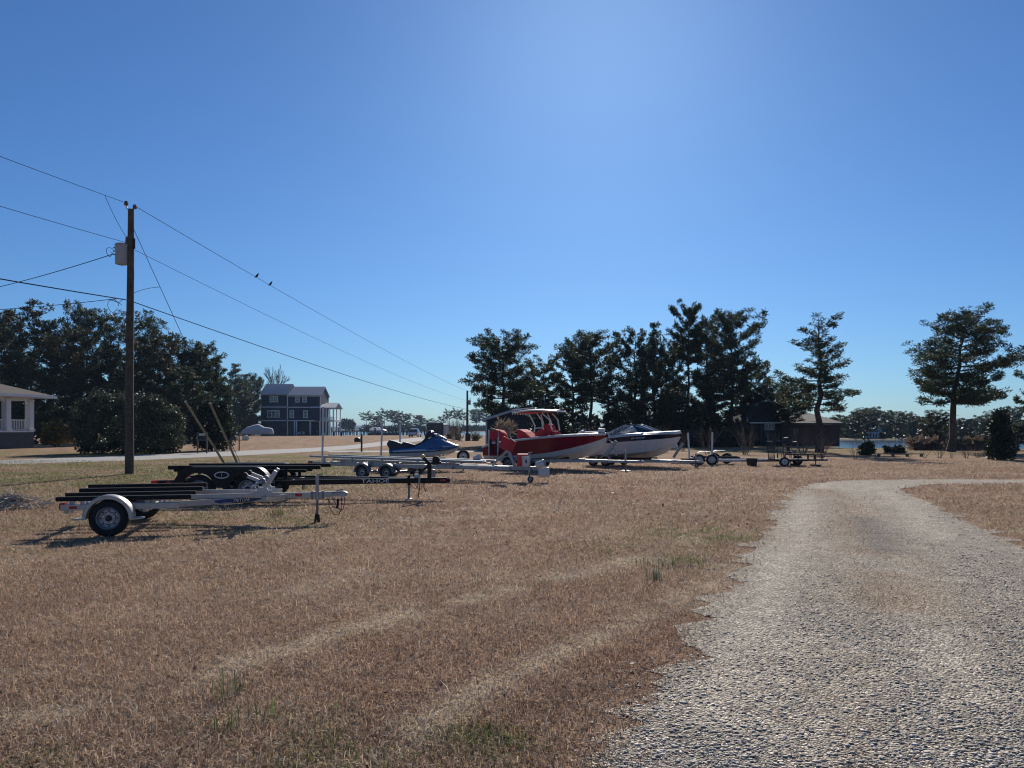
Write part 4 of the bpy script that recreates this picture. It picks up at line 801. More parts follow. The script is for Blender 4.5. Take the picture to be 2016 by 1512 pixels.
MB().box((lx(618.5), 3.5, (hz_(829.6)+G0)/2), (lx(626)-lx(611), 3, hz_(829.6)-G0)).build('stair_wall', M['found'], bh)
g0 = thing('piling', 'x', 'post')
MB().tube([(0, 0, -.2), (0, 0, 1.05)], .2, 8).build('post_shaft', M['barn'], g0, smooth=True); MB().tube([(0, 0, 1.05), (0, 0, 1.12)], [.22, .16], 8).build('cap', M['dark'], g0)
for i, (u, lab) in enumerate([(529, 'short dark piling in front of the covered boat stern'), (544.5, 'short dark piling at the covered boat bow, left of the garage bay'), (561.5, 'short dark piling before the first garage bay'), (577.5, 'short dark piling at the pier between both garage bays'), (594, 'short dark piling in front of the parked car in the bay'), (608.5, 'short dark piling at the right side of the second garage bay'), (624, 'short dark piling in front of the stair wall'), (657, 'short dark piling below the outer porch corner'), (672, 'short dark piling standing apart right of the blue house')]):
    o = g0 if i == 0 else copy_tree(g0); o.location = (X(u, 196), 196, 0); o['label'] = lab; o['group'] = 'dark pilings in a row before the blue house'
# covered boat, cars
def loftbody(name, par, secs, mt, smooth=True):
    mb = MB(); mb.grid(secs, True, True, False); return mb.build(name, mt, par, smooth=smooth)
cb = thing('covered_boat', 'large boat shrouded in a pale grey tarp beside the blue house', 'boat', (X(507, 190), 190, 0)); s = 190/F
mb = MB(); prof = [(-32, 5, 5), (-29, 9, 12), (-20, 12, 18), (-8, 13, 21.5), (2, 13, 24), (6, 13, 22), (14, 12, 17.5), (24, 11, 16.5), (29, 9, 15.5), (31, 6, 10)]
for x, wd_, h_ in prof: mb_row = [(x*s, -wd_*.5*s*1.6, 4*s), (x*s, -wd_*.55*s*1.6, h_*.6*s), (x*s, -wd_*.30*s*1.6, h_*.9*s), (x*s, 0, h_*s), (x*s, wd_*.30*s*1.6, h_*.9*s), (x*s, wd_*.55*s*1.6, h_*.6*s), (x*s, wd_*.5*s*1.6, 4*s)]; prof[prof.index((x, wd_, h_))] = mb_row
mb.grid(prof, True, True); mb.build('tarp', M['tarp'], cb, smooth=True)
mb = MB(); [mb.beam((-28*s, y, 3.2*s), (30*s, y, 3.2*s), .15, .15) for y in (-.8, .8)]; [mb.beam((x*s, -.9, 1.6*s), (x*s, .9, 1.6*s), .2, 3.2*s) for x in (-18, 10)]; mb.build('cradle', M['dgalv'], cb)
def car(name, label, cat, loc, rz, L, W, H, mt, suv=True, group=None):
    c = thing(name, label, cat, loc, rz, group); hw = W/2; mb = MB()
    def sec(x, zb, zm, zt, wt): return [(x, -hw*.94, zb), (x, -hw, zm*.55+zb*.45), (x, -hw*.97, zm), (x, -hw*wt, zt), (x, hw*wt, zt), (x, hw*.97, zm), (x, hw, zm*.55+zb*.45), (x, hw*.94, zb)]
    zm = H*.56
    mb.grid([sec(-L/2, .38, zm*.9, zm*.98, .9), sec(-L/2+.12, .28, zm, zm+.04, .92), sec(L*.17, .25, zm, zm+.03, .92), sec(L*.26, .25, zm*.97, zm*1.0, .9), sec(L*.45, .28, zm*.86, zm*.9, .86), sec(L/2, .38, zm*.62, zm*.7, .8)], True, True); b_ = mb.build('body', M[mt], c, smooth=True)
    mb = MB(); mb.grid([sec(-L/2+.1, zm, zm+.03, zm+.05, .9), sec(-L/2+.42, zm, zm+.1, H*.96, .74), sec(-L*.12, zm, zm+.1, H, .76), sec(L*.06, zm, zm+.1, H*.98, .74), sec(L*.25, zm*.9, zm+.01, zm+.03, .8)], True, True); mb.build('greenhouse', M['glass'], c, smooth=True)
    mb = MB(); mb.grid([[(x, y*hw*.74, z) for y in (-1, -.5, 0, .5, 1)] for x, z in ((-L/2+.45, H*.965), (-L*.12, H+.012), (L*.05, H*.99))]); mb.build('roof_panel', M[mt], c, smooth=True)
    for x in (-L*.31, L*.31):
        for y in (-1, 1):
            o = MB().lathe([(.2, -.1), (.33, -.1), (.35, -.06), (.35, .06), (.33, .1), (.2, .1)], (x, y*(hw-.08), .35), 'y', 14).build('wheel', M['rubber'], c, smooth=True); MB().lathe([(.2, .07*y), (.08, .09*y), (.001, .09*y)], (x, y*(hw-.08), .35), 'y', 10).build('rim', M['rim'], o)
    for y in (-1, 1): MB().box((-L/2-.005, y*hw*.78, zm*.84), (.05, .18, .26)).build('tail_light', M['red'], c); MB().box((L/2-.03, y*hw*.6, zm*.68), (.08, .32, .13)).build('headlight', M['chrome'], c)
    MB().box((-L/2-.03, 0, .45), (.1, W*.9, .2)).build('bumper', M['dark'], c); return c
car('parked_suv', 'white car parked under the open bay of the blue house', 'car', (lx(594)+O.x, DH+.2, 0), R(-80), 4.4, 1.85, 1.75, 'silvercar')
car('parked_suv', 'white sport utility vehicle seen from behind at the end of the road', 'car', (X(817, 165), 165, 0), R(86), 4.6, 2.0, 1.8, 'car')
rv = thing('motorhome', 'dark motorhome with white roof edge parked at the road end by the water', 'motorhome', (X(858, 150), 150, 0), R(8)); s = 150/F; q = lambda v: Z(v, 150)
mb = MB(); mb.prism([(-1.75, q(860)), (1.45, q(860)), (1.45, q(834)), (1.3, q(832.8)), (-1.6, q(832.8)), (-1.75, q(834))], -1, 7.5); mb.build('shell', M['rvdark'], rv, bevel=.06)
MB().box((2.0, 3.2, q(847)), (1.05, 5.5, q(838)-q(858))).build('slide_out', M['car'], rv, bevel=.05); MB().box((.2, 3, q(832.4)), (3.4, 8, .14)).build('roof_cap', M['car'], rv); MB().box((2.3, 3, q(836.5)), (1.6, 5.8, .08)).build('awning', M['trim'], rv)
MB().box((0, -1.03, q(842)), (1.7, .05, .9)).build('rear_window', M['glass'], rv); MB().box((-.15, -1.06, q(858.6)), (3.0, .2, .3)).build('bumper', M['dark'], rv)
for x in (-1.3, 1.0):
    for y in (.8, 5.8): MB().lathe([(.25, -.14), (.46, -.14), (.48, 0), (.46, .14), (.25, .14)], (y, -x*0, 0), 'y', 14).xf(Matrix.Translation((x, y, .48)) @ Matrix.Rotation(R(90), 4, 'Z') @ Matrix.Translation((-y, 0, 0))).build('wheel', M['rubber'], rv, smooth=True)
    MB().box((x, -1.04, q(856)), (.25, .05, .35)).build('tail_light', M['red'], rv)

# pier and pavilion
pr = thing('pier', 'long dark wooden pier on posts over the water', 'pier', (X(770, 228), 228, -1.2)); zd = Z(848.3, 228)+1.2; x0, x1 = X(654, 228)-X(770, 228), X(892, 228)-X(770, 228)
MB().box(((x0+x1)/2, 0, zd), (x1-x0, 2.2, .35)).build('deck', M['woodgrey'], pr); mb = MB()
n = 34
for i in range(n+1):
    x = x0+(x1-x0)*i/n
    for y in (-.95, .95): MB().tube([(x, y, -1.5), (x, y, zd+(.95 if i % 2 == 0 else -.2))], .14, 6).build('post', M['woodgrey'], pr)
MB().box(((x0+x1)/2, -.95, zd+.85), (x1-x0, .1, .14)).build('handrail', M['woodgrey'], pr); MB().box(((x0+x1)/2, -.95, zd+.5), (x1-x0, .08, .1)).build('midrail', M['woodgrey'], pr)
MB().box((X(760, 228)-X(770, 228), -1.2, zd-.9), (X(790, 228)-X(728, 228), .1, .9)).build('wave_screen', M['woodgrey'], pr)
pv_ = thing('pavilion', 'open waterside pavilion with bright white hipped roof on the pier', 'pavilion', (X(747, 236), 236, -1.2)); ze = Z(849.3, 236)+1.2; zr = Z(840.8, 236)+1.2; k = 236/F; xa, xb, ra_, rb_ = -19*k, 18*k, -15*k, -2*k
MW = mat('bright_white_roof', (.82, .82, .80), .5, 0, .04, 1); MD = M['metalroof']
mb = MB(); mb.add([(xa, -3, ze), (xb, -3, ze), (rb_, 0, zr), (ra_, 0, zr), (xa, 3, ze), (xb, 3, ze), (xa, -3, ze-.2), (xb, -3, ze-.2), (xa, 3, ze-.2), (xb, 3, ze-.2)], [(0, 1, 2, 3), (1, 5, 2), (5, 4, 3, 2), (4, 0, 3), (0, 6, 7, 1), (1, 7, 9, 5), (5, 9, 8, 4), (4, 8, 6, 0)]); mb.build('roof', MW, pv_)
for x in (xa+.3, (xa+xb)/2, xb-.3):
    for y in (-2.6, 2.6): MB().box((x, y, (ze-1.5)/2-.2), (.25, .25, ze+1.0)).build('post', M['woodgrey'], pv_)
MB().box(((xa+xb)/2, 0, 1.6), (xb-xa, 5.6, .25)).build('deck', M['woodgrey'], pv_)

# ------------------------------------------------------------------ porch house (its long side runs away from the camera)
DP = 71.; PA = R(82.7); ph = thing('porch_house', 'pale single-storey house with brown hipped roof and white columned porch', 'house', (X(111, DP), DP, 0), PA)
def px_(u):
    k = (u-1008)/F; c, s2 = math.cos(PA), math.sin(PA); return -(X(111, DP)-DP*k)/(c-s2*k)
def pz(v, d=69.): return Z(v, d)
xr = 0; xl = px_(-420); ze = pz(780.5, 71); y0, y1 = 0, 10.0; sl_ = .33
mb = MB(); cy_ = (y1-y0)/2; zr = ze+cy_*sl_
V_ = [(xl, y0, ze), (xr, y0, ze), (xr, y1, ze), (xl, y1, ze), (xr-cy_, y0+cy_, zr), (xl, y0+cy_, zr)]
mb.add(V_+[(a, b, c-.16) for a, b, c in V_[:4]], [(0, 1, 4, 5), (1, 2, 4), (2, 3, 5, 4), (0, 6, 7, 1), (1, 7, 8, 2), (2, 8, 9, 3), (6, 9, 8, 7)]); mb.build('roof', M['shingle'], ph)
mb = MB(); mb.box(((xl+xr)/2, y0-.03, ze-.09), (xr-xl+.1, .05, .24)); mb.box((xr+.03, (y0+y1)/2, ze-.09), (.05, y1-y0, .24)); mb.build('fascia', M['trim'], ph)
zf, zt = pz(849), pz(786.5); yw = .75; xe = px_(80)
MB().box(((xl+xe)/2, yw+4.2, zf/2-.03), (xe-xl, 8.4, zf-.06)).build('foundation', M['found'], ph)
MB().box(((xl+xe)/2, yw+4.2, zf-.02), (xe-xl+.1, 8.6, .12)).build('porch_floor', M['trim'], ph)
MB().box(((xl+xe)/2, yw+.1, zt+.10), (xe-xl, .30, .46)).build('porch_beam', M['trim'], ph); MB().box((xe-.16, yw+4.4, zt+.10), (.28, 8.2, .46)).build('porch_beam', M['trim'], ph)
def column(x, y, w=.5):
    c = MB().box((x, y, (zf+zt)/2), (w, w, zt-zf-.05)).build('column', M['trim'], ph); MB().box((x, y, zf+.12), (w+.14, w+.14, .14)).build('column_base', M['trim'], c)
    mb = MB()
    for sgn in (-1, 1): mb.prism([(x+sgn*w/2, zt-.05), (x+sgn*(w/2+.35), zt-.05), (x+sgn*w/2, zt-.4)], y-.06, y+.06)
    mb.build('bracket', M['trim'], c)
xs_ = [xe-.3, px_(30), px_(-30), px_(-110), px_(-220)]
for x in xs_: column(x, yw+.1)
for y in (4.0, 8.2): column(xe-.3, yw+y)
mb = MB(); z0_, z1_ = pz(846.5), pz(827); [mb.box(((xs_[2]+xe)/2-.3, yw+.1, z), (xe-xs_[2]-.4, .07, .07)) for z in (z0_, z1_)]; n = 30
for i in range(n): mb.box((xs_[2]+(xe-.5-xs_[2])*i/n, yw+.1, (z0_+z1_)/2), (.045, .045, z1_-z0_))
mb.build('porch_railing', M['trim'], ph, kind='stuff')
mb = MB(); [mb.box((xe-.25, yw+4.2, z), (.07, 8, .07)) for z in (z0_, z1_)]
for i in range(5): mb.box((xe-.25, yw+.5+7.6*i/4, (z0_+z1_)/2), (.045, .045, z1_-z0_))
mb.build('side_railing', M['trim'], ph, kind='stuff')
xw = px_(17); MB().box(((xl+xw)/2, yw+5, (zf+zt)/2+.1), (xw-xl, 6.4, zt-zf-.1)).build('wall', M['siding'], ph)
mb = MB()
for i in range(15): mb.box(((xl+xw)/2, yw+1.785, zf+.2+i*.19), (xw-xl, .03, .175), Matrix.Rotation(R(6), 3, 'X'))
mb.build('clapboard', M['siding'], ph, kind='stuff')

# ------------------------------------------------------------------ barn, brick house, far white house
DB = 62.; bn = thing('barn', 'dark board barn with sloping grey roof edge behind the red boat', 'barn', (X(958, DB), DB, 0)); bx = lambda u: X(u, DB)-X(958, DB); bz = lambda v: Z(v, DB)
xa, xm, xb = bx(958), bx(1020), bx(1046); za, zm_ = bz(826), bz(807)
n = 34; wl = MB().prism([(xa+.02, 0), (xb, 0), (xb, za), (xm, zm_), (xa+.02, za)], .06, 8).build('wall', M['barn'], bn)
bd = None
for i in range(n):
    x0, x1 = xa+(xb-xa)*i/n, xa+(xb-xa)*(i+.86)/n; zz = lambda x: (za+(zm_-za)*(x-xa)/(xm-xa)) if x < xm else (za+(zm_-za)*(xb-x)/(xb-xm))
    MB().prism([(x0, .02), (x1, .02), (x1, zz(x1)-.03), (x0, zz(x0)-.03)], .0, .058).build('plank', M['barn'], bn)
mb = MB()
for (p_, q_) in (((xa-.35, za-.16), (xm, zm_-.02)), ((xb+.35, za-.16), (xm, zm_-.02))): mb.prism([p_, q_, (q_[0], q_[1]+.2), (p_[0], p_[1]+.2)], -.5, 8.3)
mb.build('roof', M['metalroof'], bn); MB().box((xa-.02, -.02, za/2-.05), (.14, .1, za-.15)).build('corner_board', M['galv'], bn)
DK = 80.; kh = thing('brick_house', 'low brick house with brown hipped roof behind the tiered pine', 'house', (X(1590, DK), DK, 0)); kx = lambda u: X(u, DK)-X(1590, DK); kz = lambda v: Z(v, DK)
MB().box(((kx(1540)+kx(1653))/2, 4.5, kz(834)/2-.05), (kx(1653)-kx(1540), 9, kz(834)+.1)).build('wall', M['brickm'], kh)
MB().box(((kx(1484)+kx(1539.8))/2, 4, kz(834)/2-.05), (kx(1539.8)-kx(1484), 6, kz(834)+.1)).build('left_wall', M['barn'], kh)
mb = MB(); e0, e1, r0_, r1_ = kx(1537), kx(1659), kx(1592), kx(1626); ze, zr = kz(833.5), kz(811)
mb.add([(e0, -.6, ze), (e1, -.6, ze), (e1, 9.6, ze), (e0, 9.6, ze), (r0_, 4.5, zr), (r1_, 4.5, zr), (e0, -.6, ze-.2), (e1, -.6, ze-.2), (e1, 9.6, ze-.2), (e0, 9.6, ze-.2)], [(0, 1, 5, 4), (1, 2, 5), (2, 3, 4, 5), (3, 0, 4), (0, 6, 7, 1), (1, 7, 8, 2), (2, 8, 9, 3), (3, 9, 6, 0), (6, 9, 8, 7)]); mb.build('roof', M['shingle2'], kh)
mb = MB(); mb.prism([(kx(1479), kz(832)), (kx(1542), kz(832)), (kx(1528), kz(795)), (kx(1508), kz(790)), (kx(1496), kz(797))], .6, 7.5); mb.build('dark_gable', M['barn'], kh)
MB().box(((kx(1479)+kx(1541))/2, .45, kz(832.2)), (kx(1541)-kx(1479), .2, .14)).build('fascia', M['trim'], kh); MB().box(((kx(1537)+kx(1659))/2, -.66, kz(834)), (kx(1659)-kx(1537), .08, .14)).build('gutter', M['woodgrey'], kh)
def win2(u0, u1, v0, v1, y, n):
    m2 = MB(); x0, x1, z0, z1 = kx(u0), kx(u1), kz(v1), kz(v0); [m2.box((x0+(x1-x0)*i/n, y-.06, (z0+z1)/2), (.09, .08, z1-z0)) for i in range(n+1)]; [m2.box(((x0+x1)/2, y-.05, z), (x1-x0, .06, .09)) for z in (z0, z1)]; o = m2.build('window', M['woodgrey' if n == 2 else 'trim'], kh); MB().box(((x0+x1)/2, y-.018, (z0+z1)/2), (x1-x0, .02, z1-z0)).build('pane', M['glass'], o)
win2(1512, 1530, 834.5, 846, 1.0, 3); win2(1562, 1571, 843, 855, 0, 2); win2(1632, 1640, 842, 853, 0, 2)
mb = MB(); [mb.box((kx(u), .9, kz(833)/2), (.12, .12, kz(833))) for u in (1485, 1504, 1539)]; mb.build('porch_post', M['woodgrey'], kh, kind='stuff')
MB().box((kx(1585), 5.5, kz(808)), (.7, .7, 1.2)).build('chimney', M['brickm'], kh)
DW = 148.; wh_ = thing('shore_house', 'small white house with pointed turret roof across the water', 'house', (X(1718, DW), DW, -.2)); wx_ = lambda u: X(u, DW)-X(1718, DW); wz = lambda v: Z(v, DW)+.2
MB().box((wx_(1712), 3, wz(858)/2), (wx_(1723)-wx_(1699), 5, wz(849))).build('wall', M['trim'], wh_); MB().box((wx_(1728), 4, wz(852)/2+.4), (wx_(1740)-wx_(1720), 6, wz(848))).build('side_wing', M['siding'], wh_)
mb = MB(); mb.lathe([(7*DW/F, wz(850)), (.05, wz(840.5))], (wx_(1710), 2, 0), 'z', 8); mb.build('turret_roof', M['metalroof'], wh_)
mb = MB(); mb.prism([(wx_(1718), wz(850)), (wx_(1741), wz(850)), (wx_(1733), wz(838.5))], .5, 7.2); mb.build('gable_roof', M['metalroof'], wh_); MB().box((wx_(1714), -.3, wz(851.5)), (wx_(1726)-wx_(1698), 2.2, .25)).build('porch_roof', M['siding'], wh_)
for u in (1700, 1705.5, 1711, 1716.5, 1722): MB().box((wx_(u), -1.2, wz(857)), (.28, .28, wz(851.5)-wz(862))).build('porch_column', M['trim'], wh_)
for u in (1703, 1708.5, 1714): o = MB().box((wx_(u), .47, wz(856)), (.7, .06, 1.3)).build('window', M['trim'], wh_); MB().box((wx_(u), .43, wz(856)), (.5, .04, 1.1)).build('pane', M['glass'], o)
p = G(1770, 899); lr = thing('low_rail', 'long low grey timber rail among the bare saplings', 'rail', p); s = p.y/F
MB().box((2*s, 0, 5.5*s), (92*s, .12, 1.6*s)).build('rail', M['woodgrey'], lr); [MB().box((x*s, 0, 2.3*s), (.14, .14, 4.6*s)).build('post', M['woodgrey'], lr) for x in (-40, -12, 16, 44)]
# ------------------------------------------------------------------ trailers and boats
def wheel(par, x, y, r, w, out, style='steel', z=None, rimmat='rim', nm='wheel'):
    """tyre with rim and lug nuts; out = +1/-1 side that faces outwards (local y)"""
    z = r if z is None else z; c = (x, y, z); h = w/2; ri = r*.62
    o = MB().lathe([(ri, -h*.9), (r*.80, -h), (r*.93, -h*.86), (r, -h*.55), (r, h*.55), (r*.93, h*.86), (r*.80, h), (ri, h*.9)], c, 'y', 26, True).build(nm, M['rubber'], par, smooth=True)
    mb = MB()
    if style == 'steel':
        mb.lathe([(ri, out*-h*.88), (ri, out*h*.86), (ri*.93, out*h*.95), (ri*.86, out*h*.80), (ri*.82, out*h*.12), (ri*.60, out*h*.12), (ri*.52, out*h*.34), (ri*.27, out*h*.34)], c, 'y', 26)
    else:
        mb.lathe([(ri, out*-h*.88), (ri, out*h*.9), (ri*.92, out*h*.95), (ri*.88, out*h*.2), (.002, out*h*.15)], c, 'y', 22)
        for k in range(6):
            a = k*math.pi/3; d = Vector((math.cos(a), 0, math.sin(a))); mb.beam(Vector(c)+Vector((0, out*h*.6, 0))+d*ri*.1, Vector(c)+Vector((0, out*h*.7, 0))+d*ri*.93, h*.5, ri*.24)
        mb.lathe([(ri*.24, out*h*.3), (ri*.24, out*h*.85), (.002, out*h*.9)], c, 'y', 12)
    rm = mb.build('rim', M[rimmat], o, smooth=True)
    mb = MB()
    for k in range(5):
        a = k*math.pi*.4+.3; p = Vector((x+ri*.46*math.cos(a), y, z+ri*.46*math.sin(a))); mb.tube([p+Vector((0, out*h*.30, 0)), p+Vector((0, out*h*.52, 0))], r*.035, 6)
    mb.build('lug_nut', M['chrome'], o, kind='stuff')
    if style == 'steel':
        MB().lathe([(ri*.27, out*h*.2), (ri*.25, out*h*.7), (ri*.17, out*h*.8), (.002, out*h*.82)], c, 'y', 14).build('hub_cap', M['dark'], o, smooth=True)
        hb_ = MB()
        for k in range(8):
            a = k*math.pi/4; p = Vector((x+ri*.70*math.cos(a), y+out*h*.125, z+ri*.70*math.sin(a))); hb_.tube([p, p+Vector((0, out*.004, 0))], ri*.075, 8)
        hb_.build('rim_hole', M['dark'], o, kind='stuff')
    return o
def fender_single(par, x, y, r, w, mt, flange=.10, zc=None, a0=-2, a1=182):
    mb = MB(); zc = r*.82 if zc is None else zc; rows = []
    A_ = [R(a0+(a1-a0)*k/18) for k in range(19)]
    for rr in (r, r+.018):
        pass
    sec = lambda a: [(x+q*math.cos(a), y+t, zc+q*math.sin(a)) for q, t in ((r-.05, -w/2), (r, -w/2), (r+.012, -w/2+.02), (r+.014, 0), (r+.012, w/2-.02), (r, w/2), (r-.05, w/2), (r-.012, w/2-.012), (r-.01, 0), (r-.012, -w/2+.012))]
    mb.grid([sec(a) for a in A_], True, True, True)
    for s_ in (-1, 1): mb.box((x+s_*(r+flange/2+.005), y, zc-.005), (flange, w*.9, .018))
    return mb.build('fender', M[mt], par, smooth=True)
def fender_tandem(par, xs, y, r, w, mt, zt, out=-1, ext=.42, lip=.05, skirt=True):
    mb = MB(); x0, x1 = xs[0]-ext, xs[-1]+ext; n = 44; top, low = [], []
    for k in range(n+1):
        x = x0+(x1-x0)*k/n; e = min(x-x0, x1-x); zz = zt-(zt-r*1.15)*(1-min(1, e/.42))**2.0
        lo = r*1.1
        for c in xs:
            if abs(x-c) < r*1.12: lo = max(lo, r+math.sqrt((r*1.12)**2-(x-c)**2))
        top.append((x, zz)); low.append((x, min(lo, zz-.025)))
    sec = [[(x, y-w/2, z), (x, y+w/2, z), (x, y+w/2, z-.02), (x, y-w/2, z-.02)] for x, z in top]; mb.grid(sec, True, True, True)
    if skirt:
        yo = y+out*w/2; mb.grid([[(a[0], yo+out*.012, a[1]+.004), (b_[0], yo+out*.012, b_[1]), (b_[0], yo-out*.004, b_[1]), (a[0], yo-out*.004, a[1]+.004)] for a, b_ in zip(top, low)], True, True, True)
    return mb.build('fender', M[mt], par, smooth=True)
def jack(par, x, y, ztop, zmid, zfoot, mt='galv', foot='pad', r=.028):
    j = MB().tube([(x, y, zmid-.12), (x, y, ztop)], r*1.25, 10).build('jack', M[mt], par, smooth=True)
    MB().tube([(x, y, zfoot), (x, y, zmid-.05)], r*.9, 10).build('jack_leg', M['dgalv'], j, smooth=True)
    MB().tube([(x, y-.02, ztop+.01), (x+.10, y-.05, ztop+.01), (x+.10, y-.12, ztop+.01)], .011, 6).build('crank_handle', M['dgalv'], j)
    if foot == 'pad': MB().lathe([(.001, 0), (.11, 0), (.10, .015), (.04, .03), (.001, .03)], (x, y, zfoot), 'z', 12).build('jack_foot', M['dgalv'], j)
    elif foot == 'boot': MB().prism([(x-.06, zfoot), (x+.05, zfoot), (x+.05, zfoot+.02), (x+.04, zfoot+.15), (x-.035, zfoot+.17)], y-.05, y+.05).build('jack_foot', M['rubber'], j)
    elif foot == 'wheel':
        o = MB().lathe([(.06, -.03), (.095, -.03), (.105, 0), (.095, .03), (.06, .03)], (x+.04, y, zfoot+.105), 'y', 16, True).build('jack_wheel', M['rubber'], j, smooth=True); MB().lathe([(.06, -.02), (.015, -.025), (.001, -.025)], (x+.04, y, zfoot+.105), 'y', 10).build('caster_rim', M['rim'], j)
    elif foot == 'block': MB().box((x, y, zfoot+.04), (.42, .2, .08)).build('jack_foot', M['barn'], j)
    return j
def coupler(par, x, z, mt='galv', L=.34):
    c = MB(); c.grid([[(x+dx, s*wd, z+q*ht) for s, q in ((-1, -1), (-1, .6), (-.5, 1), (.5, 1), (1, .6), (1, -1))] for dx, wd, ht in ((0, .045, .045), (L*.45, .042, .045), (L*.6, .05, .05), (L*.85, .052, .052), (L, .035, .03))], True, True); o = c.build('coupler', M[mt], par, smooth=True)
    MB().beam((x+L*.35, 0, z+.06), (x+L*.75, 0, z+.085), .03, .02).build('latch', M['dgalv'], o); return o
def chain(par, x, z, drop, n=2, nm='safety_chain'):
    mb = MB()
    for k in range(n): xx = x-.10*k; mb.tube([(xx+.12*math.sin(t*math.pi)*(.4 if t < .5 else .5)+.22*t, .04-.08*k, z-drop*math.sin(t*math.pi)*(1-.2*k)) for t in [i/12 for i in range(13)]], .008, 5)
    return mb.build(nm, M['dgalv'], par, kind='stuff')
def bunk(par, p, q, w=.09, h=.075, mt='carpet'):
    return MB().beam(p, q, w, h).build('bunk', M[mt], par, bevel=.018)
def Bm(par, name, p, q, w, h, mt, bevel=.006): return MB().beam(p, q, w, h).build(name, M[mt], par, bevel=bevel)

# ---- white double jet-ski trailer, nearest
aN, aF = G(215, 1056), G(283, 1022); axc = (aN+aF)/2; th = math.atan2(-(aF-aN).x, (aF-aN).y); hw = (aF-aN).length/2
T = thing('jet_ski_trailer', 'white aluminium double jet-ski trailer with black bunks, nearest on the lawn', 'boat trailer', axc, th, 'boat trailers parked on the lawn')
for s in (-1, 1):
    wheel(T, 0, s*hw, .29, .17, s); fender_single(T, 0, s*hw, .36, .23, 'white', .14, .29)
    yb = s*(hw-.17)
    Bm(T, 'side_rail', (-.74, yb, .455), (1.0, yb, .455), .055, .095, 'white'); Bm(T, 'tongue_beam', (.72, s*(hw-.235), .455), (2.62, s*.10, .47), .05, .10, 'white')
    Bm(T, 'inner_beam', (.55, s*.62, .545), (2.55, s*.40, .55), .05, .075, 'white')
    Bm(T, 'bunk_bracket', (-.62, s*.87, .45), (-.62, s*.87, .58), .05, .09, 'white')
for x in (-.68, .48): Bm(T, 'cross_member', (x, -hw+.20, .40), (x, hw-.20, .40), .06, .09, 'white')
MB().tube([(0, -hw+.08, .29), (0, hw-.08, .29)], .035, 10).build('axle', M['galv'], T, smooth=True)
for s in (-1, 1): Bm(T, 'leaf_spring', (-.32, s*(hw-.17), .33), (.32, s*(hw-.17), .33), .05, .04, 'dgalv')
for k, (y, dz) in enumerate(((-.88, -.075), (-.40, -.05), (.34, -.03), (.88, .0))):
    bunk(T, (-.86, y, .655+dz), (1.17, y, .655+dz))
    for x in (-.62, .48): Bm(T, 'bunk_bracket', (x, y+.05, .44), (x, y+.05, .63+dz), .012, .07, 'white', 0)
for s in (-1, 1):
    tl = MB().box((-.745, s*(hw-.28), .47), (.05, .20, .10)).build('tail_light', M['red'], T); mr = MB().box((-.56, s*(hw-.17)+s*.0315, .455), (.11, .008, .045)).build('side_marker', M['red'], T)
for s in (-1, 1):      # two winch posts with bow rollers
    yb = s*.42; Wp = Bm(T, 'winch_post', (2.25, yb, .58), (2.48, yb, .97), .05, .06, 'alu'); MB().prism([(2.12, .57), (2.42, .57), (2.42, .63), (2.36, .63), (2.33, .68), (2.22, .68), (2.17, .63), (2.12, .63)], yb-.03, yb+.03).build('winch_base', M['alu'], Wp)
    MB().beam((2.33, yb, .74), (1.98, yb, .89), .04, .055).build('bow_stop_arm', M['alu'], Wp)
    MB().tube([(1.97, yb-.07, .90), (1.97, yb+.07, .90)], .045, 10).build('bow_roller', M['rubber'], Wp, smooth=True)
    MB().tube([(2.26, yb-.06, .79), (2.26, yb+.06, .79)], .055, 10).build('winch_drum', M['dgalv'], Wp, smooth=True); MB().tube([(2.26, yb-.07, .79), (2.26, yb-.10, .79), (2.10, yb-.10, .72), (2.10, yb-.16, .72)], .011, 6).build('winch_handle', M['chrome'], Wp)
    MB().tube([(2.20, yb-.03, .72), (2.10, yb-.03, .70), (2.06, yb-.03, .64), (2.10, yb-.03, .58), (2.16, yb-.03, .60)], .012, 6).build('winch_strap', M['wplastic'], Wp)
Bm(T, 'winch_beam', (2.30, -.55, .49), (2.30, .55, .49), .07, .07, 'white')
Bm(T, 'tongue', (1.5, 0, .49), (3.44, 0, .50), .07, .10, 'white')
MB().box((2.86, -.0385-.003, .50), (.12, .008, .05)).build('side_marker', M['red'], T)
MB().box((3.20, 0, .495), (.22, .11, .13)).build('jack_clamp', M['galv'], T, bevel=.01)
for x in (3.1, 3.29): MB().box((x, 0, .495), (.035, .125, .15)).build('clamp_band', M['dgalv'], T)
jack(T, 3.19, -.085, .86, .52, .0, 'galv', 'boot', .026); coupler(T, 3.43, .505, L=.30); chain(T, 3.46, .44, .24, 2)
mb = MB(); mb.tube([(3.40, -.05, .45), (3.40, -.06, .28), (3.48, -.06, .14), (3.57, -.05, .12), (3.63, -.05, .25), (3.62, -.04, .44)], .008, 6); mb.tube([(3.55, -.04, .42), (3.56, -.05, .3), (3.53, -.05, .24)], .02, 6); mb.build('wiring_loop', M['wire'], T)
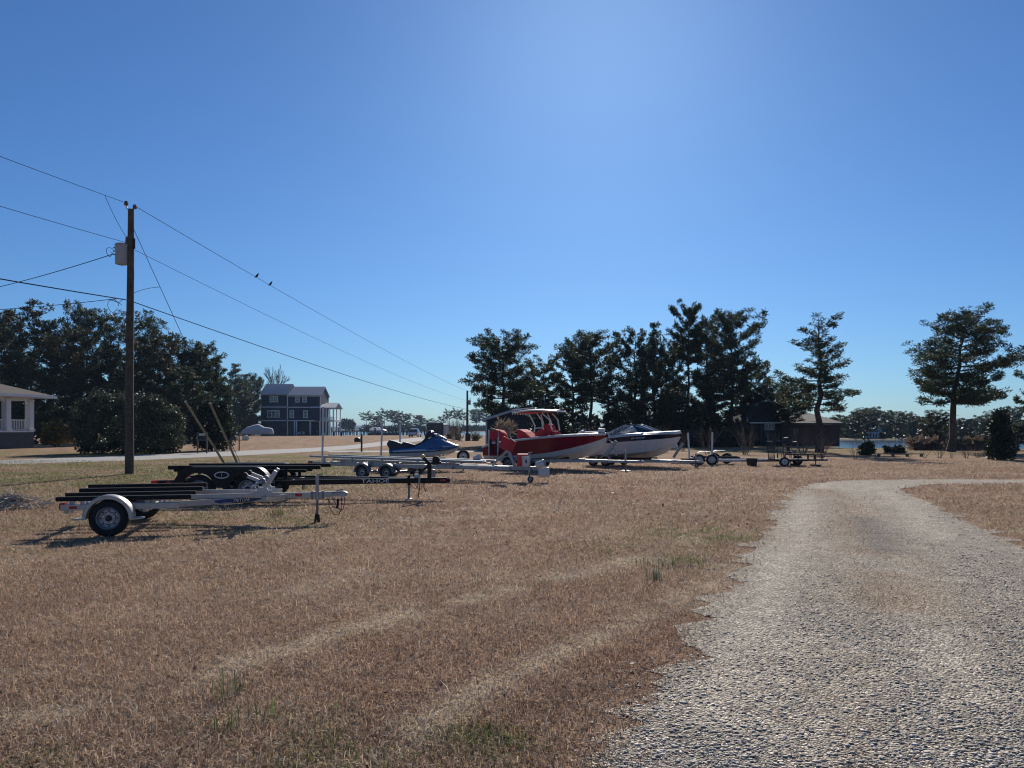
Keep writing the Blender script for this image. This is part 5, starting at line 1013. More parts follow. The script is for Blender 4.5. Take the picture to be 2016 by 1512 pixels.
# blue decal with lettering on the near tongue beam
p0, p1 = Vector((.72, -(hw-.235), .455)), Vector((2.62, -.10, .47)); bd_ = (p1-p0).normalized(); nn = Vector((bd_.y, -bd_.x, 0)).normalized(); az = math.atan2(bd_.y, bd_.x)
dc = p0.lerp(p1, .60)+nn*.0275; dm = MB()
dm.prism([(-.42, .02), (-.30, .035), (.10, .038), (.36, .022), (.42, .0), (.22, -.038), (-.05, -.04), (-.22, -.02), (-.30, -.035), (-.40, -.012)], -.0015, .0015); de = dm.build('decal', M['decal'], T); de.location = dc; de.rotation_euler = (0, -math.asin(bd_.z), az)
MB().box((.03, -.003, 0), (.27, .003, .072)).build('decal_panel', M['navy'], de); text('lettering', 'TRITON', .076, (.03, -.0055, 0), M['ink'], de, shear=.25, sx=1.0)

# ---- black tandem boat trailer with guide poles
J = G(805, 983); T = thing('tandem_trailer', 'black tandem-axle boat trailer with white lettering and two leaning yellow guide poles', 'boat trailer', (J.x-4.13, J.y+.05, 0), R(.8), 'boat trailers parked on the lawn')
for s in (-1, 1):
    for x in (-.50, .58): wheel(T, x, s*1.12, .335, .2, s, zc if 0 else 'steel')
    fender_tandem(T, (-.50, .58), s*1.12, .335, .27, 'black', .84, s, .62)
    Bm(T, 'side_rail', (-1.55, s*.90, .46), (1.4, s*.90, .46), .07, .12, 'black'); Bm(T, 'tongue_rail', (1.38, s*.90, .46), (4.35, s*.10, .46), .07, .12, 'black')
    bunk(T, (-1.45, s*.62, .80), (2.1, s*.56, .80), .11, .09); bunk(T, (-1.45, s*.30, .72), (1.7, s*.28, .70), .09, .07)
    for x in (-1.2, .1, 1.3): Bm(T, 'bunk_bracket', (x, s*.61, .46), (x, s*.61, .77), .03, .07, 'black', 0)
    MB().box((-1.60, s*1.0, .47), (.06, .22, .10)).build('tail_light', M['red'], T)
    MB().box((-1.30, s*.938, .47), (.12, .008, .04)).build('side_marker', M['red'], T)
    MB().box((1.05+.22, s*1.10, .30), (.015, .24, .30)).build('mud_flap', M['rubber'], T)
for x in (-1.5, .04, 1.35): Bm(T, 'cross_member', (x, -1.0, .44), (x, 1.0, .44), .08, .09, 'black')
for x in (-.50, .58): MB().tube([(x, -1.05, .335), (x, 1.05, .335)], .04, 10).build('axle', M['black'], T, smooth=True)
Bm(T, 'tongue', (3.6, 0, .45), (5.05, 0, .45), .09, .14, 'black'); coupler(T, 5.0, .45, 'black', .12)
em = MB(); em.grid([[((.155+.012*a)*math.cos(t), -.008*b, (.068+.012*a)*math.sin(t)) for a, b in ((-1, 0), (0, 1), (1, 0))] for t in [k*math.pi/16 for k in range(33)]]); fn = [o for o in T.children if o.name.startswith('fender')][0]
e_ = em.build('emblem', M['ink'], fn, smooth=True); e_.location = (.03, -1.12-.135-.016, .66); text('emblem_letter', 'I', .10, (0, -.002, 0), M['ink'], fn, sx=.9).location = (.03, -1.273, .66)
p0, p1 = Vector((1.38, -.90, .46)), Vector((4.35, -.10, .46)); bd_ = (p1-p0).normalized(); nn = Vector((bd_.y, -bd_.x, 0)); dc = p0.lerp(p1, .665)+nn*.037
lt = text('lettering', 'TAHOE', .115, dc, M['ink'], T, rot=(R(90), 0, math.atan2(bd_.y, bd_.x)), sx=1.75)
Wp = Bm(T, 'winch_post', (4.62, 0, .5), (4.62, 0, .86), .12, .10, 'black'); MB().beam((4.30, 0, .56), (4.58, 0, .80), .04, .05).build('brace', M['black'], Wp)
mb = MB(); mb.beam((4.46, 0, 1.02), (4.62, 0, .85), .10, .08); mb.beam((4.56, 0, .865), (4.90, 0, .885), .10, .06); mb.build('roller_arm', M['black'], Wp, bevel=.01)
MB().tube([(4.45, -.07, 1.04), (4.45, .07, 1.04)], .048, 12).build('bow_roller', M['yellow'], Wp, smooth=True); MB().tube([(4.78, -.09, .955), (4.78, .09, .955)], .09, 16).build('winch_drum', M['rubber'], Wp, smooth=True)
MB().box((4.95, -.048, .46), (.12, .008, .05)).build('side_marker', M['red'], T)
jack(T, 4.13, -.10, .58, .46, 0, 'black', 'pad', .03); jj = MB(); jj.box((4.33, -.05, .50), (.14, .10, .22)); jj.tube([(4.30, -.11, .66), (4.36, -.11, .66)], .03, 8); jj.build('winch_clamp', M['galv'], T); chain(T, 4.22, .42, .2, 2)
mb = MB(); mb.tube([(4.37, -.07, .42), (4.38, -.08, .25), (4.36, -.08, .12), (4.35, -.08, .03)], .012, 6); mb.tube([(4.50, -.07, .42), (4.49, -.08, .28), (4.54, -.08, .18)], .012, 6); mb.build('hanging_cable', M['wire'], T)
MB().prism([(1.0, .50), (3.2, .50), (3.2, .53), (1.0, .53)], -.32, -.24).build('walk_step', M['black'], T)
TM = T.location
for (ub, vb, ut, vt) in ((446, 917, 367, 790), (470, 915, 415, 793)):
    d = 19.9; a, b = A(ub, vb, d)-TM, A(ut, vt, d)-TM; gp_ = MB().tube([a-(b-a)*.18, b], .030, 8).build('guide_pole', M['ywood'], T, smooth=True); MB().tube([b-(b-a)*.015, b+(b-a)*.004], .034, 8).build('pole_cap', M['wplastic'], gp_, smooth=True)

# ---- long galvanised tandem trailer with white guide posts, buckets
fr, rr_ = Vector((X(1062, 24.6), 24.6, 0)), Vector((X(650, 27.7), 27.7, 0)); th = math.atan2((fr-rr_).y, (fr-rr_).x); LL = (fr-rr_).length
T = thing('galvanised_trailer', 'long empty galvanised tandem boat trailer with white buckets at its nose', 'boat trailer', rr_, th, 'boat trailers parked on the lawn')
zr_, zf_ = .50, .44
def zz(x): return zr_+(zf_-zr_)*x/LL
for s in (-1, 1):
    Bm(T, 'side_rail', (-.15, s*.82, zz(0)), (4.6, s*.82, zz(4.6)), .07, .13, 'galv'); Bm(T, 'tongue_rail', (4.55, s*.82, zz(4.6)), (LL-1.0, s*.12, zz(LL)), .06, .12, 'galv')
    bunk(T, (-.45, s*.55, zz(0)+.24), (LL-1.7, s*.40, zz(LL)+.20), .13, .07, 'galv' if 0 else 'galv'); bunk(T, (.3, s*.28, zz(0)+.14), (4.9, s*.26, zz(5)+.10), .1, .06, 'galv')
    for x in (2.03, 2.98): wheel(T, x, s*.98, .245, .16, s); fender_single(T, x, s*.98, .30, .2, 'dgalv', .05, .25)
    for x in (.15, 1.3, 2.5, 3.9, 5.0): Bm(T, 'bunk_bracket', (x, s*.54, zz(x)), (x, s*.53, zz(x)+.22), .04, .06, 'galv', 0)
    MB().box((-.22, s*.85, zz(0)+.02), (.07, .16, .13)).build('tail_light', M['red'], T)
for x in (-.1, 1.2, 2.5, 3.9, 5.3): Bm(T, 'cross_member', (x, -.8, zz(x)-.02), (x, .8, zz(x)-.02), .06, .09, 'galv')
for x in (2.03, 2.98): MB().tube([(x, -.92, .245), (x, .92, .245)], .035, 8).build('axle', M['dgalv'], T, smooth=True)
Bm(T, 'tongue', (5.2, 0, zz(5)), (LL+.05, 0, zz(LL)), .085, .12, 'galv'); coupler(T, LL+.03, zz(LL), 'galv', .3)
MB().box((4.55, -.70, .19), (.16, .16, .38)).build('support_block', M['galv'], T, bevel=.01)
jack(T, LL-.30, -.12, .95, .45, .0, 'galv', 'wheel', .026)
gp_ = MB().tube([(.30, -.86, zz(0)-.05), (.30, -.86, zz(0)+.45), (.34, -.86, zz(0)+1.98)], .036, 10).build('guide_post', M['wplastic'], T, smooth=True)
Wp = Bm(T, 'winch_post', (LL-.85, 0, .5), (LL-1.10, 0, 1.05), .07, .09, 'galv'); MB().beam((LL-1.65, 0, .52), (LL-1.12, 0, 1.0), .05, .07).build('brace', M['galv'], Wp)
for sgn in (-1, 1): rp = MB().box((0, 0, 0), (.26, .05, .40), Matrix.Rotation(R(28), 3, 'Y')).build('bow_stop', M['redplastic'], Wp, bevel=.02); rp.location = (LL-.93 if sgn < 0 else LL-1.27, sgn*.13, 1.17 if sgn < 0 else 1.24); rp.rotation_euler = (0, 0, R(25 if sgn > 0 else -12))
mb = MB(); mb.tube([(LL-1.42, 0, 1.0), (LL-1.43, 0, 1.6), (LL-1.32, 0, 1.78), (LL-1.12, 0, 1.78), (LL-1.0, 0, 1.62), (LL-1.0, 0, 1.0)], .012, 6); mb.build('bow_hoop', M['galv'], Wp, smooth=True)
TW = Matrix.Translation(rr_) @ Matrix.Rotation(th, 4, 'Z')
def bucket(c, rot, label, r0=.115, r1=.135, h=.32):
    b_ = thing('bucket', label, 'bucket', c, 0, 'white plastic buckets at the trailer nose', rot); b_['label'] = label
    MB().lathe([(.001, 0), (r0, 0), (r0*1.04, .01), (r1, h-.05), (r1*1.06, h-.05), (r1*1.06, h-.015), (r1*.97, h), (r1*.95, h), (r0*.95, .02), (.001, .02)], (0, 0, 0), 'z', 22).build('pail', M['wplastic'], b_, smooth=True)
    MB().tube([(r1*1.08*math.cos(a), .02+r1*.5*math.sin(a), h-.05-.14*math.sin(a)) for a in [k*math.pi/10 for k in range(11)]], .005, 5).build('bail_handle', M['dgalv'], b_); return b_
bk = bucket(TW @ Vector((LL-.42, -.10, zz(LL)+.065)), (0, 0, 0), 'white bucket standing upright on the trailer tongue above the jack wheel'); MB().box((0, -.128, .17), (.05, .012, .11)).build('printed_label', M['found'], bk)
bucket(TW @ Vector((LL-.02, -.2, zz(LL)+.11)), (R(14), R(72), R(-8)), 'white bucket tipped on its side just above the hanging one', .10, .115, .28)
bucket(TW @ Vector((LL+.0, -.06, zz(LL)-.14)), (0, R(88), R(-8)), 'white bucket pushed lying over the trailer coupler, lowest of the three', .14, .15, .34)
b_ = bucket(TW @ Vector((LL-2.55, .5, zz(LL)+.24)), (R(10), R(66), 0), 'pale bucket lying on the rail near the red boat transom', .09, .10, .25)
cr_ = MB().box((0, 0, .2), (.36, .26, .40)).build('red_crate', M['redplastic'], bevel=.02); cr_.location = TW @ Vector((LL-.72, .35, zz(LL)+.05)); tag(cr_, 'dark red plastic box standing on the trailer behind the upright white bucket', 'box')

# ---- jet ski on its own small trailer, spare wheel
p = Vector((X(829, 31.5), 31.5, 0)); th = R(9); s = 31.5/F; JK = thing('ski_trailer', 'low silver trailer under the blue jet ski, with two white guide posts', 'boat trailer', p, th, 'boat trailers parked on the lawn')
zB = Z(901, 31.5)
for sg in (-1, 1):
    Bm(JK, 'side_rail', (-1.75, sg*.45, zB-.16), (1.2, sg*.4, zB-.16), .06, .09, 'galv'); bunk(JK, (-1.5, sg*.28, zB-.04), (1.0, sg*.26, zB-.04)); wheel(JK, -.35, sg*.78, .24, .15, sg)
    fender_single(JK, -.35, sg*.78, .29, .18, 'galv', .05, .25)
Bm(JK, 'tongue', (.3, 0, zB-.18), (2.5, 0, zB-.2), .07, .09, 'galv'); MB().tube([(-.35, -.7, .24), (-.35, .7, .24)], .03, 8).build('axle', M['galv'], JK)
for x in (-1.7, .9): Bm(JK, 'cross_member', (x, -.75, zB-.2), (x, .75, zB-.2), .06, .08, 'galv')
for x, y, vt, lean in ((-1.62, -.75, 832, .06), (-.85, 1.2, 834, .02)): MB().tube([(x, y*.95, zB-.2), (x+lean, y, Z(vt, 31.5+y))], .036, 8).build('guide_post', M['wplastic'], JK, smooth=True)
Bm(JK, 'post_arm', (-.85, .7, zB-.2), (-.85, 1.2, zB-.2), .05, .06, 'galv')
sw = thing('spare_wheel', 'spare wheel with white steel rim standing upright ahead of the jet ski', 'wheel', (X(912, 31.2), 31.2, Z(898.5, 31.2)), R(6)); wheel(sw, 0, 0, .26, .17, -1, z=0, rimmat='wplastic', nm='tyre'); MB().box((0, .05, -.42), (.07, .07, .40)).build('carrier_bracket', M['galv'], sw)
K = thing('jet_ski', 'blue and silver jet ski with dark seat facing right on a trailer', 'jet ski', p+Vector((0, 0, zB)), th)
def ser(x, pts): return [(x, y, z) for y, z in pts]
# half sections (y>=0) mirrored
def mir(x, half): return [(x, -y, z) for y, z in half]+[(x, y, z) for y, z in half[::-1] if y > 1e-6 or True]
hull = []
for x, kz_, cy2, cz, by, bz_ in [(-1.28, .06, .40, .10, .43, .20), (-.6, .02, .44, .08, .49, .22), (.1, .0, .46, .08, .52, .24), (.7, .02, .42, .12, .50, .28), (1.1, .10, .30, .20, .38, .34), (1.38, .22, .14, .30, .22, .41), (1.53, .36, .03, .39, .06, .45)]: hull.append(mir(x, [(by, bz_), (cy2, cz), (.0, kz_)]))
mb = MB(); mb.grid(hull, True, True, True); mb.build('hull', M['greyhull'], K, smooth=True)
deck = []
for x, by, bz_, my, mz, ty, tz in [(-1.30, .40, .19, .36, .30, .2, .34), (-.9, .46, .21, .42, .34, .26, .40), (-.3, .51, .23, .44, .36, .24, .42), (.15, .54, .25, .46, .46, .26, .62), (.45, .54, .27, .48, .56, .30, .84), (.75, .52, .29, .45, .56, .26, .82), (1.1, .42, .34, .36, .52, .18, .64), (1.38, .25, .41, .20, .48, .10, .52), (1.54, .07, .455, .05, .47, .02, .48)]: deck.append(mir(x, [(by, bz_+.012), (my, mz), (ty, tz), (0, tz+.03)]))
mb = MB(); mb.grid(deck, True, True, True); mb.build('body', M['blue'], K, smooth=True)
mb = MB(); mb.grid([[(x, sgy*by*1.012, bz_-.02), (x, sgy*by*1.03, bz_+.01), (x, sgy*by*1.012, bz_+.035)] for sgy in (1,) for x, by, bz_ in [(-1.28, .43, .20), (-.6, .50, .23), (.1, .535, .25), (.7, .52, .29), (1.1, .41, .345), (1.38, .245, .415), (1.53, .075, .455)]]); mb.grid([[(x, -by*1.012, bz_-.02), (x, -by*1.03, bz_+.01), (x, -by*1.012, bz_+.035)] for x, by, bz_ in [(-1.28, .43, .20), (-.6, .50, .23), (.1, .535, .25), (.7, .52, .29), (1.1, .41, .345), (1.38, .245, .415), (1.53, .075, .455)]]); mb.build('bumper_rail', M['dblue'], K, smooth=True)
seat = []
for x, w2, zb_, zt_ in [(-1.38, .10, .52, .60), (-1.28, .20, .38, .74), (-1.0, .22, .38, .68), (-.78, .20, .38, .60), (-.70, .21, .38, .66), (-.45, .20, .38, .60), (-.25, .19, .38, .54), (0., .19, .42, .64), (.2, .20, .5, .84), (.3, .15, .6, .96)]: seat.append(mir(x, [(w2*1.1, zb_), (w2, zt_-.07), (w2*.7, zt_-.01), (0, zt_)]))
mb = MB(); mb.grid(seat, True, True, True); mb.build('seat', M['seat'], K, smooth=True)
hd = []
for x, w2, zb_, zt_ in [(.16, .10, .78, .92), (.28, .18, .82, 1.08), (.42, .20, .85, 1.12), (.52, .14, .86, 1.08)]: hd.append(mir(x, [(w2, zb_), (w2, zt_-.06), (w2*.6, zt_), (0, zt_+.01)]))
mb = MB(); mb.grid(hd, True, True, True); mb.build('steering_cover', M['seat'], K, smooth=True); MB().tube([(.40, -.42, 1.02), (.42, -.2, 1.08), (.42, .2, 1.08), (.40, .42, 1.02)], .028, 8).build('handlebar', M['dark'], K, smooth=True)
mb = MB(); mb.grid([mir(x, [(w2, z), (w2*.6, z+.09), (0, z+.11)]) for x, w2, z in [(.50, .26, .90), (.62, .27, .88), (.85, .22, .78), (1.05, .14, .67)]], True, True); mb.build('hood', M['blue'], K, smooth=True)
for sg in (-1, 1):
    MB().ball((.66, sg*.33, .93), (.10, .05, .045), 10, 6).build('mirror', M['chrome'], K, smooth=True)
    mb = MB(); mb.grid([[(x, sg*y, z), (x, sg*(y*.92), z+h)] for x, y, z, h in [(-1.15, .475, .245, .05), (-.6, .525, .27, .07), (0., .545, .28, .07), (.5, .552, .30, .05), (.95, .49, .35, .03)]]); mb.build('side_stripe', M['greyhull'], K, smooth=True)
    mb = MB(); mb.grid([[(x, sg*y, z), (x, sg*y2, z2)] for x, y, z, y2, z2 in [(.85, .475, .43, .44, .49), (1.1, .395, .45, .34, .535), (1.3, .285, .46, .22, .515), (1.46, .15, .465, .10, .49)]]); mb.build('bow_panel', M['greyhull'], K, smooth=True)
text('registration', 'NC 1154 BR', .115, (.62, -.535, .385), M['bink'], K, rot=(R(82), 0, R(7)), sx=1.1)
MB().beam((1.48, 0, .40), (1.62, 0, .46), .03, .03).build('bow_eye', M['yellow'], K)

# ---- boats: hull builder.  stations: (x, keel z, chine y, chine z, boundary y, boundary z, sheer y, sheer z)
def boat_hull(par, st, m_bot, m_top, deckmat, gun=.05):
    mb = MB(); mb.grid([mir(x, [(cy2, cz), (cy2*.5, (kz_+cz)/2-.012), (0, kz_)]) for x, kz_, cy2, cz, *_ in st], True, True); mb.build('hull_bottom', M[m_bot], par, smooth=True)
    for sg in (-1, 1):
        mb = MB(); mb.grid([[(x, sg*cy2*1.002, cz), (x, sg*(cy2*.45+by*.55)*1.008, cz*.45+bz_*.55), (x, sg*by, bz_)] for x, _, cy2, cz, by, bz_, sy, sz in st]); mb.build('lower_side', M[m_bot], par, smooth=True)
        mb = MB(); mb.grid([[(x, sg*by*1.003, bz_), (x, sg*(by+sy)/2*1.006, (bz_+sz)/2), (x, sg*sy, sz)] for x, _, cy2, cz, by, bz_, sy, sz in st]); mb.build('topside', M[m_top], par, smooth=True)
        mb = MB(); mb.tube([(x, sg*(sy+.012), sz) for x, *_, sy, sz in st], gun, 8); mb.build('rub_rail', M['wgel'], par, smooth=True)
    x, kz_, cy2, cz, by, bz_, sy, sz = st[0]; mb = MB(); mb.add([(x-.003, -sy, sz-.1), (x-.003, -by, bz_), (x-.003, -cy2, cz), (x-.003, 0, kz_), (x-.003, cy2, cz), (x-.003, by, bz_), (x-.003, sy, sz-.1)], [tuple(range(7))]); mb.build('transom', M[m_top], par)
    mb = MB(); mb.grid([[(x, y*sy*.98, sz-.02+.03*(1-abs(y))) for y in (-1, -.5, 0, .5, 1)] for x, *_, sy, sz in st]); mb.build('deck', M[deckmat], par, smooth=True)
# red centre console
DR = 33.; jf = G(1221, 928); st_ = Vector((X(972, 34.6), 34.6, 0)); bw_ = Vector((X(1199, 31.9), 31.9, 0)); th = math.atan2((bw_-st_).y, (bw_-st_).x); Lb = (bw_-st_).length
RT = thing('boat_trailer', 'galvanised trailer under the red boat with a jack stand at its nose', 'boat trailer', st_, th, 'boat trailers parked on the lawn')
B = thing('centre_console_boat', 'red and white centre console fishing boat with white T-shaped top on a trailer', 'boat', st_, th)
def zb(v, x): return Z(v, 34.6+(31.9-34.6)*x/Lb)
S = []
for q, kv, cy2, cv, by, bv, sy, sv in [(0, 908, .80, 902, .92, 895.5, .98, 880), (.09, 908.5, .84, 903, .94, 896, .99, 871.5), (.2, 909, .86, 903.5, .96, 896.5, 1.02, 869.5), (.30, 909, .86, 903, .98, 895.5, 1.04, 866.5), (.45, 909, .84, 901, .97, 893.5, 1.04, 862.8), (.6, 908, .74, 898, .89, 889, 1.0, 859.8), (.74, 904, .56, 892, .72, 882, .88, 857.5), (.86, 895, .33, 883, .47, 873.5, .66, 856.2), (.94, 883, .15, 873.5, .24, 866.5, .38, 855.3), (.985, 868, .03, 864, .07, 860.5, .13, 854.6)]:
    x = q*Lb; S.append((x, zb(kv, x), cy2, zb(cv, x), by, zb(bv, x), sy, zb(sv, x)))
boat_hull(B, S, 'wgel', 'redgel', 'wgel', .045)
mb = MB(); mb.grid([[(S[i][0], -S[i][6]*1.02, S[i][7]+.05), (S[i][0], -S[i][6]*.8, S[i][7]+.07), (S[i][0], S[i][6]*.8, S[i][7]+.07), (S[i][0], S[i][6]*1.02, S[i][7]+.05)] for i in range(4, 10)]); mb.build('foredeck', M['wgel'], B, smooth=True)
xs = lambda u: (X(u, 33.2)-st_.x)/math.cos(th)*1.0
def bxz(u, v): x = (u-972)/(1199-972)*Lb; return x, zb(v, x)
# outboard with red cover
xo, zo0 = bxz(975, 893); mb = MB()
mb.grid([mir(xo+dx, [(w2*.8, zo0+z0), (w2, zo0+(z0+z1)/2), (w2*.7, zo0+z1), (0, zo0+z1+.02)]) for dx, w2, z0, z1 in [(-.36, .10, .22, .48), (-.30, .20, .02, .72), (-.12, .27, -.08, 1.0), (.12, .29, .0, 1.08), (.36, .28, .22, 1.03), (.54, .24, .40, .86), (.60, .12, .50, .74)]], True, True, True); ob = mb.build('outboard_cover', M['redcloth'], B, smooth=True)
mb = MB(); mb.prism([(xo-.20, zo0+.1), (xo+.10, zo0+.1), (xo+.02, zo0-.42), (xo-.20, zo0-.42)], -.07, .07); mb.prism([(xo-.38, zo0-.46), (xo+.12, zo0-.46), (xo+.02, zo0-.62), (xo-.30, zo0-.60)], -.06, .06); mb.box((xo-.2, 0, zo0-.42), (.42, .28, .02)); mb.build('outboard_leg', M['dark'], B, bevel=.02)
# covered leaning post, console, top
def covered(name, pts, w0, w1, taper=.8):
    mb = MB(); b_ = [bxz(u, v) for u, v in pts]; cx_ = sum(a for a, _ in b_)/len(b_); zc = sum(c for _, c in b_)/len(b_); rows = [[(cx_+(a-cx_)*k, y, zc+(c-zc)*k) for a, c in b_] for y, k in ((-w1, taper), (-w0, 1), (w0, 1), (w1, taper))]; mb.grid(rows, True, True, True); return mb.build(name, M['redcloth'], B, bevel=.03)
covered('leaning_post_cover', [(1030, 868), (1028, 846), (1034, 845), (1044, 850), (1058, 862), (1060, 866)], .34, .42, .9)
covered('console_cover', [(1062, 864), (1065, 852), (1077, 843), (1083, 834), (1088, 835), (1095, 850), (1097, 862)], .30, .38, .9)
covered('console_seat_cover', [(1095, 862), (1096, 849), (1100, 848), (1106, 859), (1107, 862)], .25, .3, .9)
ru0, rz0 = bxz(1025, 811.5); ru1, rz1 = bxz(1108, 809); tt_ = MB(); n = 10; rows = []
for k in range(n+1):
    t = k/n; x = ru0+(ru1-ru0)*t; z = rz0+(rz1-rz0)*t+.05*math.sin(t*math.pi); wd_ = .78*(1-abs(2*t-1)**5*.35); rows.append([(x, -wd_, z-.05), (x, -wd_, z), (x, -wd_*.6, z+.035), (x, 0, z+.05), (x, wd_*.6, z+.035), (x, wd_, z), (x, wd_, z-.05)])
tt_.grid(rows, True, True, True); tp = tt_.build('t_top', M['redcloth' if 0 else 'wgel'], B, smooth=True)
MB().grid([[(r_[0][0], y_*abs(r_[0][1])*.9, r_[0][2]-.035) for y_ in (-1, 0, 1)] for r_ in rows[1:-1]]).build('top_canvas', M['redcloth'], B); mb = MB(); rim_ = [(r_[1][0], r_[1][1], r_[1][2]-.02) for r_ in rows]+[(r_[5][0], r_[5][1], r_[5][2]-.02) for r_ in rows[::-1]]; mb.tube(rim_+[rim_[0]], .03, 8); mb.tube([(ru0-.02, -.6, rz0+.10), (ru0+.95, -.55, rz0+.17)], .02, 6); mb.tube([(ru0-.02, .6, rz0+.10), (ru0+.95, .55, rz0+.17)], .02, 6)
for k in range(6): mb.tube([(ru0+.01, -.6+k*.24, rz0-.12), (ru0-.02, -.6+k*.24, rz0+.06)], .022, 6)
mb.build('top_frame', M['wplastic'], tp, smooth=True)
for sg in (-1, 1):
    a, b_, c_ = bxz(1065, 851), bxz(1066, 838), bxz(1058, 816); MB().tube([(a[0], sg*.42, a[1]), (b_[0]+.02, sg*.44, b_[1]), (c_[0]+.08, sg*.5, (c_[1]+b_[1])/2+.05), (c_[0], sg*.55, c_[1])], .032, 8).build('top_leg', M['wplastic'], B, smooth=True)
    a, b_, c_ = bxz(1083, 846), bxz(1080, 828), bxz(1072, 814); MB().tube([(a[0], sg*.40, a[1]), (b_[0], sg*.44, b_[1]), (c_[0], sg*.5, c_[1])], .032, 8).build('top_leg', M['wplastic'], B, smooth=True)
    a, b_, c_ = bxz(1099, 847), bxz(1093, 826), bxz(1082, 814); MB().tube([(a[0], sg*.36, a[1]), (b_[0]+.03, sg*.42, b_[1]), (c_[0], sg*.5, c_[1])], .032, 8).build('top_leg', M['wplastic'], B, smooth=True)
a, c_ = bxz(1068, 843), bxz(1082, 842); MB().tube([(a[0], -.43, a[1]), (c_[0], -.41, c_[1])], .025, 6).build('top_brace', M['wplastic'], B)
# trolling motor on the bow
a, c_ = bxz(1152, 850.5), bxz(1186, 850); tm = MB().tube([(a[0], -.05, a[1]), (c_[0], -.05, c_[1])], .028, 8).build('trolling_motor_shaft', M['wplastic'], B, smooth=True); MB().ball((a[0]-.03, -.05, a[1]), (.14, .06, .07), 10, 6).build('trolling_motor', M['wplastic'], tm, smooth=True)
mb = MB(); mb.prism([(c_[0]-.12, c_[1]+.14), (c_[0]+.16, c_[1]+.12), (c_[0]+.12, c_[1]-.0), (c_[0]-.16, c_[1]-.03)], -.13, .03); mb.prism([(c_[0]-.16, c_[1]-.03), (c_[0]+.05, c_[1]-.03), (c_[0]+.02, c_[1]-.16), (c_[0]-.16, c_[1]-.16)], -.12, .02); mb.build('motor_head', M['wplastic'], tm, bevel=.02)
for y_ in (-.75,): MB().tube([(bxz(1195, 854)[0]-.5, -.2, bxz(1195, 854)[1]+.02), (bxz(1195, 854)[0]-.35, -.16, bxz(1195, 854)[1]+.02)], .02, 6).build('cleat', M['chrome'], B)
# its trailer
zt_ = Z(906, 33)
def trailer_under(T_, L_, z, xw_, r, ymax, xnose, mat_='galv', posts=(), th_=0):
    for sg in (-1, 1):
        Bm(T_, 'side_rail', (-.2, sg*ymax*.8, z), (L_*.62, sg*ymax*.8, z), .07, .11, mat_); Bm(T_, 'tongue_rail', (L_*.61, sg*ymax*.8, z), (L_*.98, sg*.1, z+.01), .07, .11, mat_)
        bunk(T_, (-.1, sg*.45, z+.10), (L_*.7, sg*.35, z+.12))
        for x in xw_: wheel(T_, x, sg*(ymax+.08), r, .17, sg); fender_single(T_, x, sg*(ymax+.08), r+.05, .2, mat_, .05, r)
    for x in (-.1, L_*.3, L_*.6): Bm(T_, 'cross_member', (x, -ymax*.8, z-.04), (x, ymax*.8, z-.04), .07, .08, mat_)
    for x in xw_: MB().tube([(x, -ymax, r), (x, ymax, r)], .035, 8).build('axle', M['dgalv'], T_, smooth=True)
    Bm(T_, 'tongue', (L_*.7, 0, z), (xnose, 0, z), .085, .11, mat_); coupler(T_, xnose-.02, z, mat_, .28)
Ln = (Vector((jf.x, jf.y, 0))-st_).length
trailer_under(RT, Lb, zt_, (1.35, 2.02), .255, .98, Ln+.5)
jk = jack(RT, Ln, -.10, Z(886, 31.6), .5, 0, 'galv', 'pad', .032); [MB().beam((Ln-.18*sx_, -.10-.1*sy_, .012), (Ln+.18*sx_, -.10+.1*sy_, .012), .06, .02).build('foot_bar', M['galv'], jk) for sx_, sy_ in ((1, 1), (1, -1))]
a, c_ = bxz(1192, 897), bxz(1212, 868); Wp = Bm(RT, 'winch_post', (a[0], 0, a[1]), (c_[0], 0, c_[1]), .11, .12, 'galv'); MB().beam((c_[0]+.02, 0, a[1]), ((a[0]+c_[0])/2+.1, 0, (a[1]+c_[1])/2), .05, .06).build('brace', M['galv'], Wp); MB().tube([(c_[0]-.32, -.08, c_[1]-.03), (c_[0]-.32, .08, c_[1]-.03)], .07, 10).build('bow_roller', M['rubber'], Wp, smooth=True); MB().beam((c_[0]-.30, 0, c_[1]-.04), (c_[0]-.04, 0, c_[1]-.12), .04, .05).build('roller_arm', M['galv'], Wp)
for u, vt, vb in ((989.5, 846, 905),): a = bxz(u, vb); MB().tube([(a[0], -1.12, a[1]), (a[0], -1.14, bxz(u, vt)[1])], .028, 8).build('guide_post', M['wplastic'], RT, smooth=True)
for u in (991.5, 1004.5): a = bxz(u, 894); c_ = bxz(u, 863.5); MB().box((a[0], -1.10, (a[1]+c_[1])/2), (.10, .07, c_[1]-a[1])).build('side_bunk', M['carpet'], RT, bevel=.01)
a = bxz(1008, 905); MB().box((a[0], -1.15, (a[1]+bxz(1008, 862)[1])/2), (.05, .05, bxz(1008, 862)[1]-a[1])).build('bunk_post', M['galv'], RT)

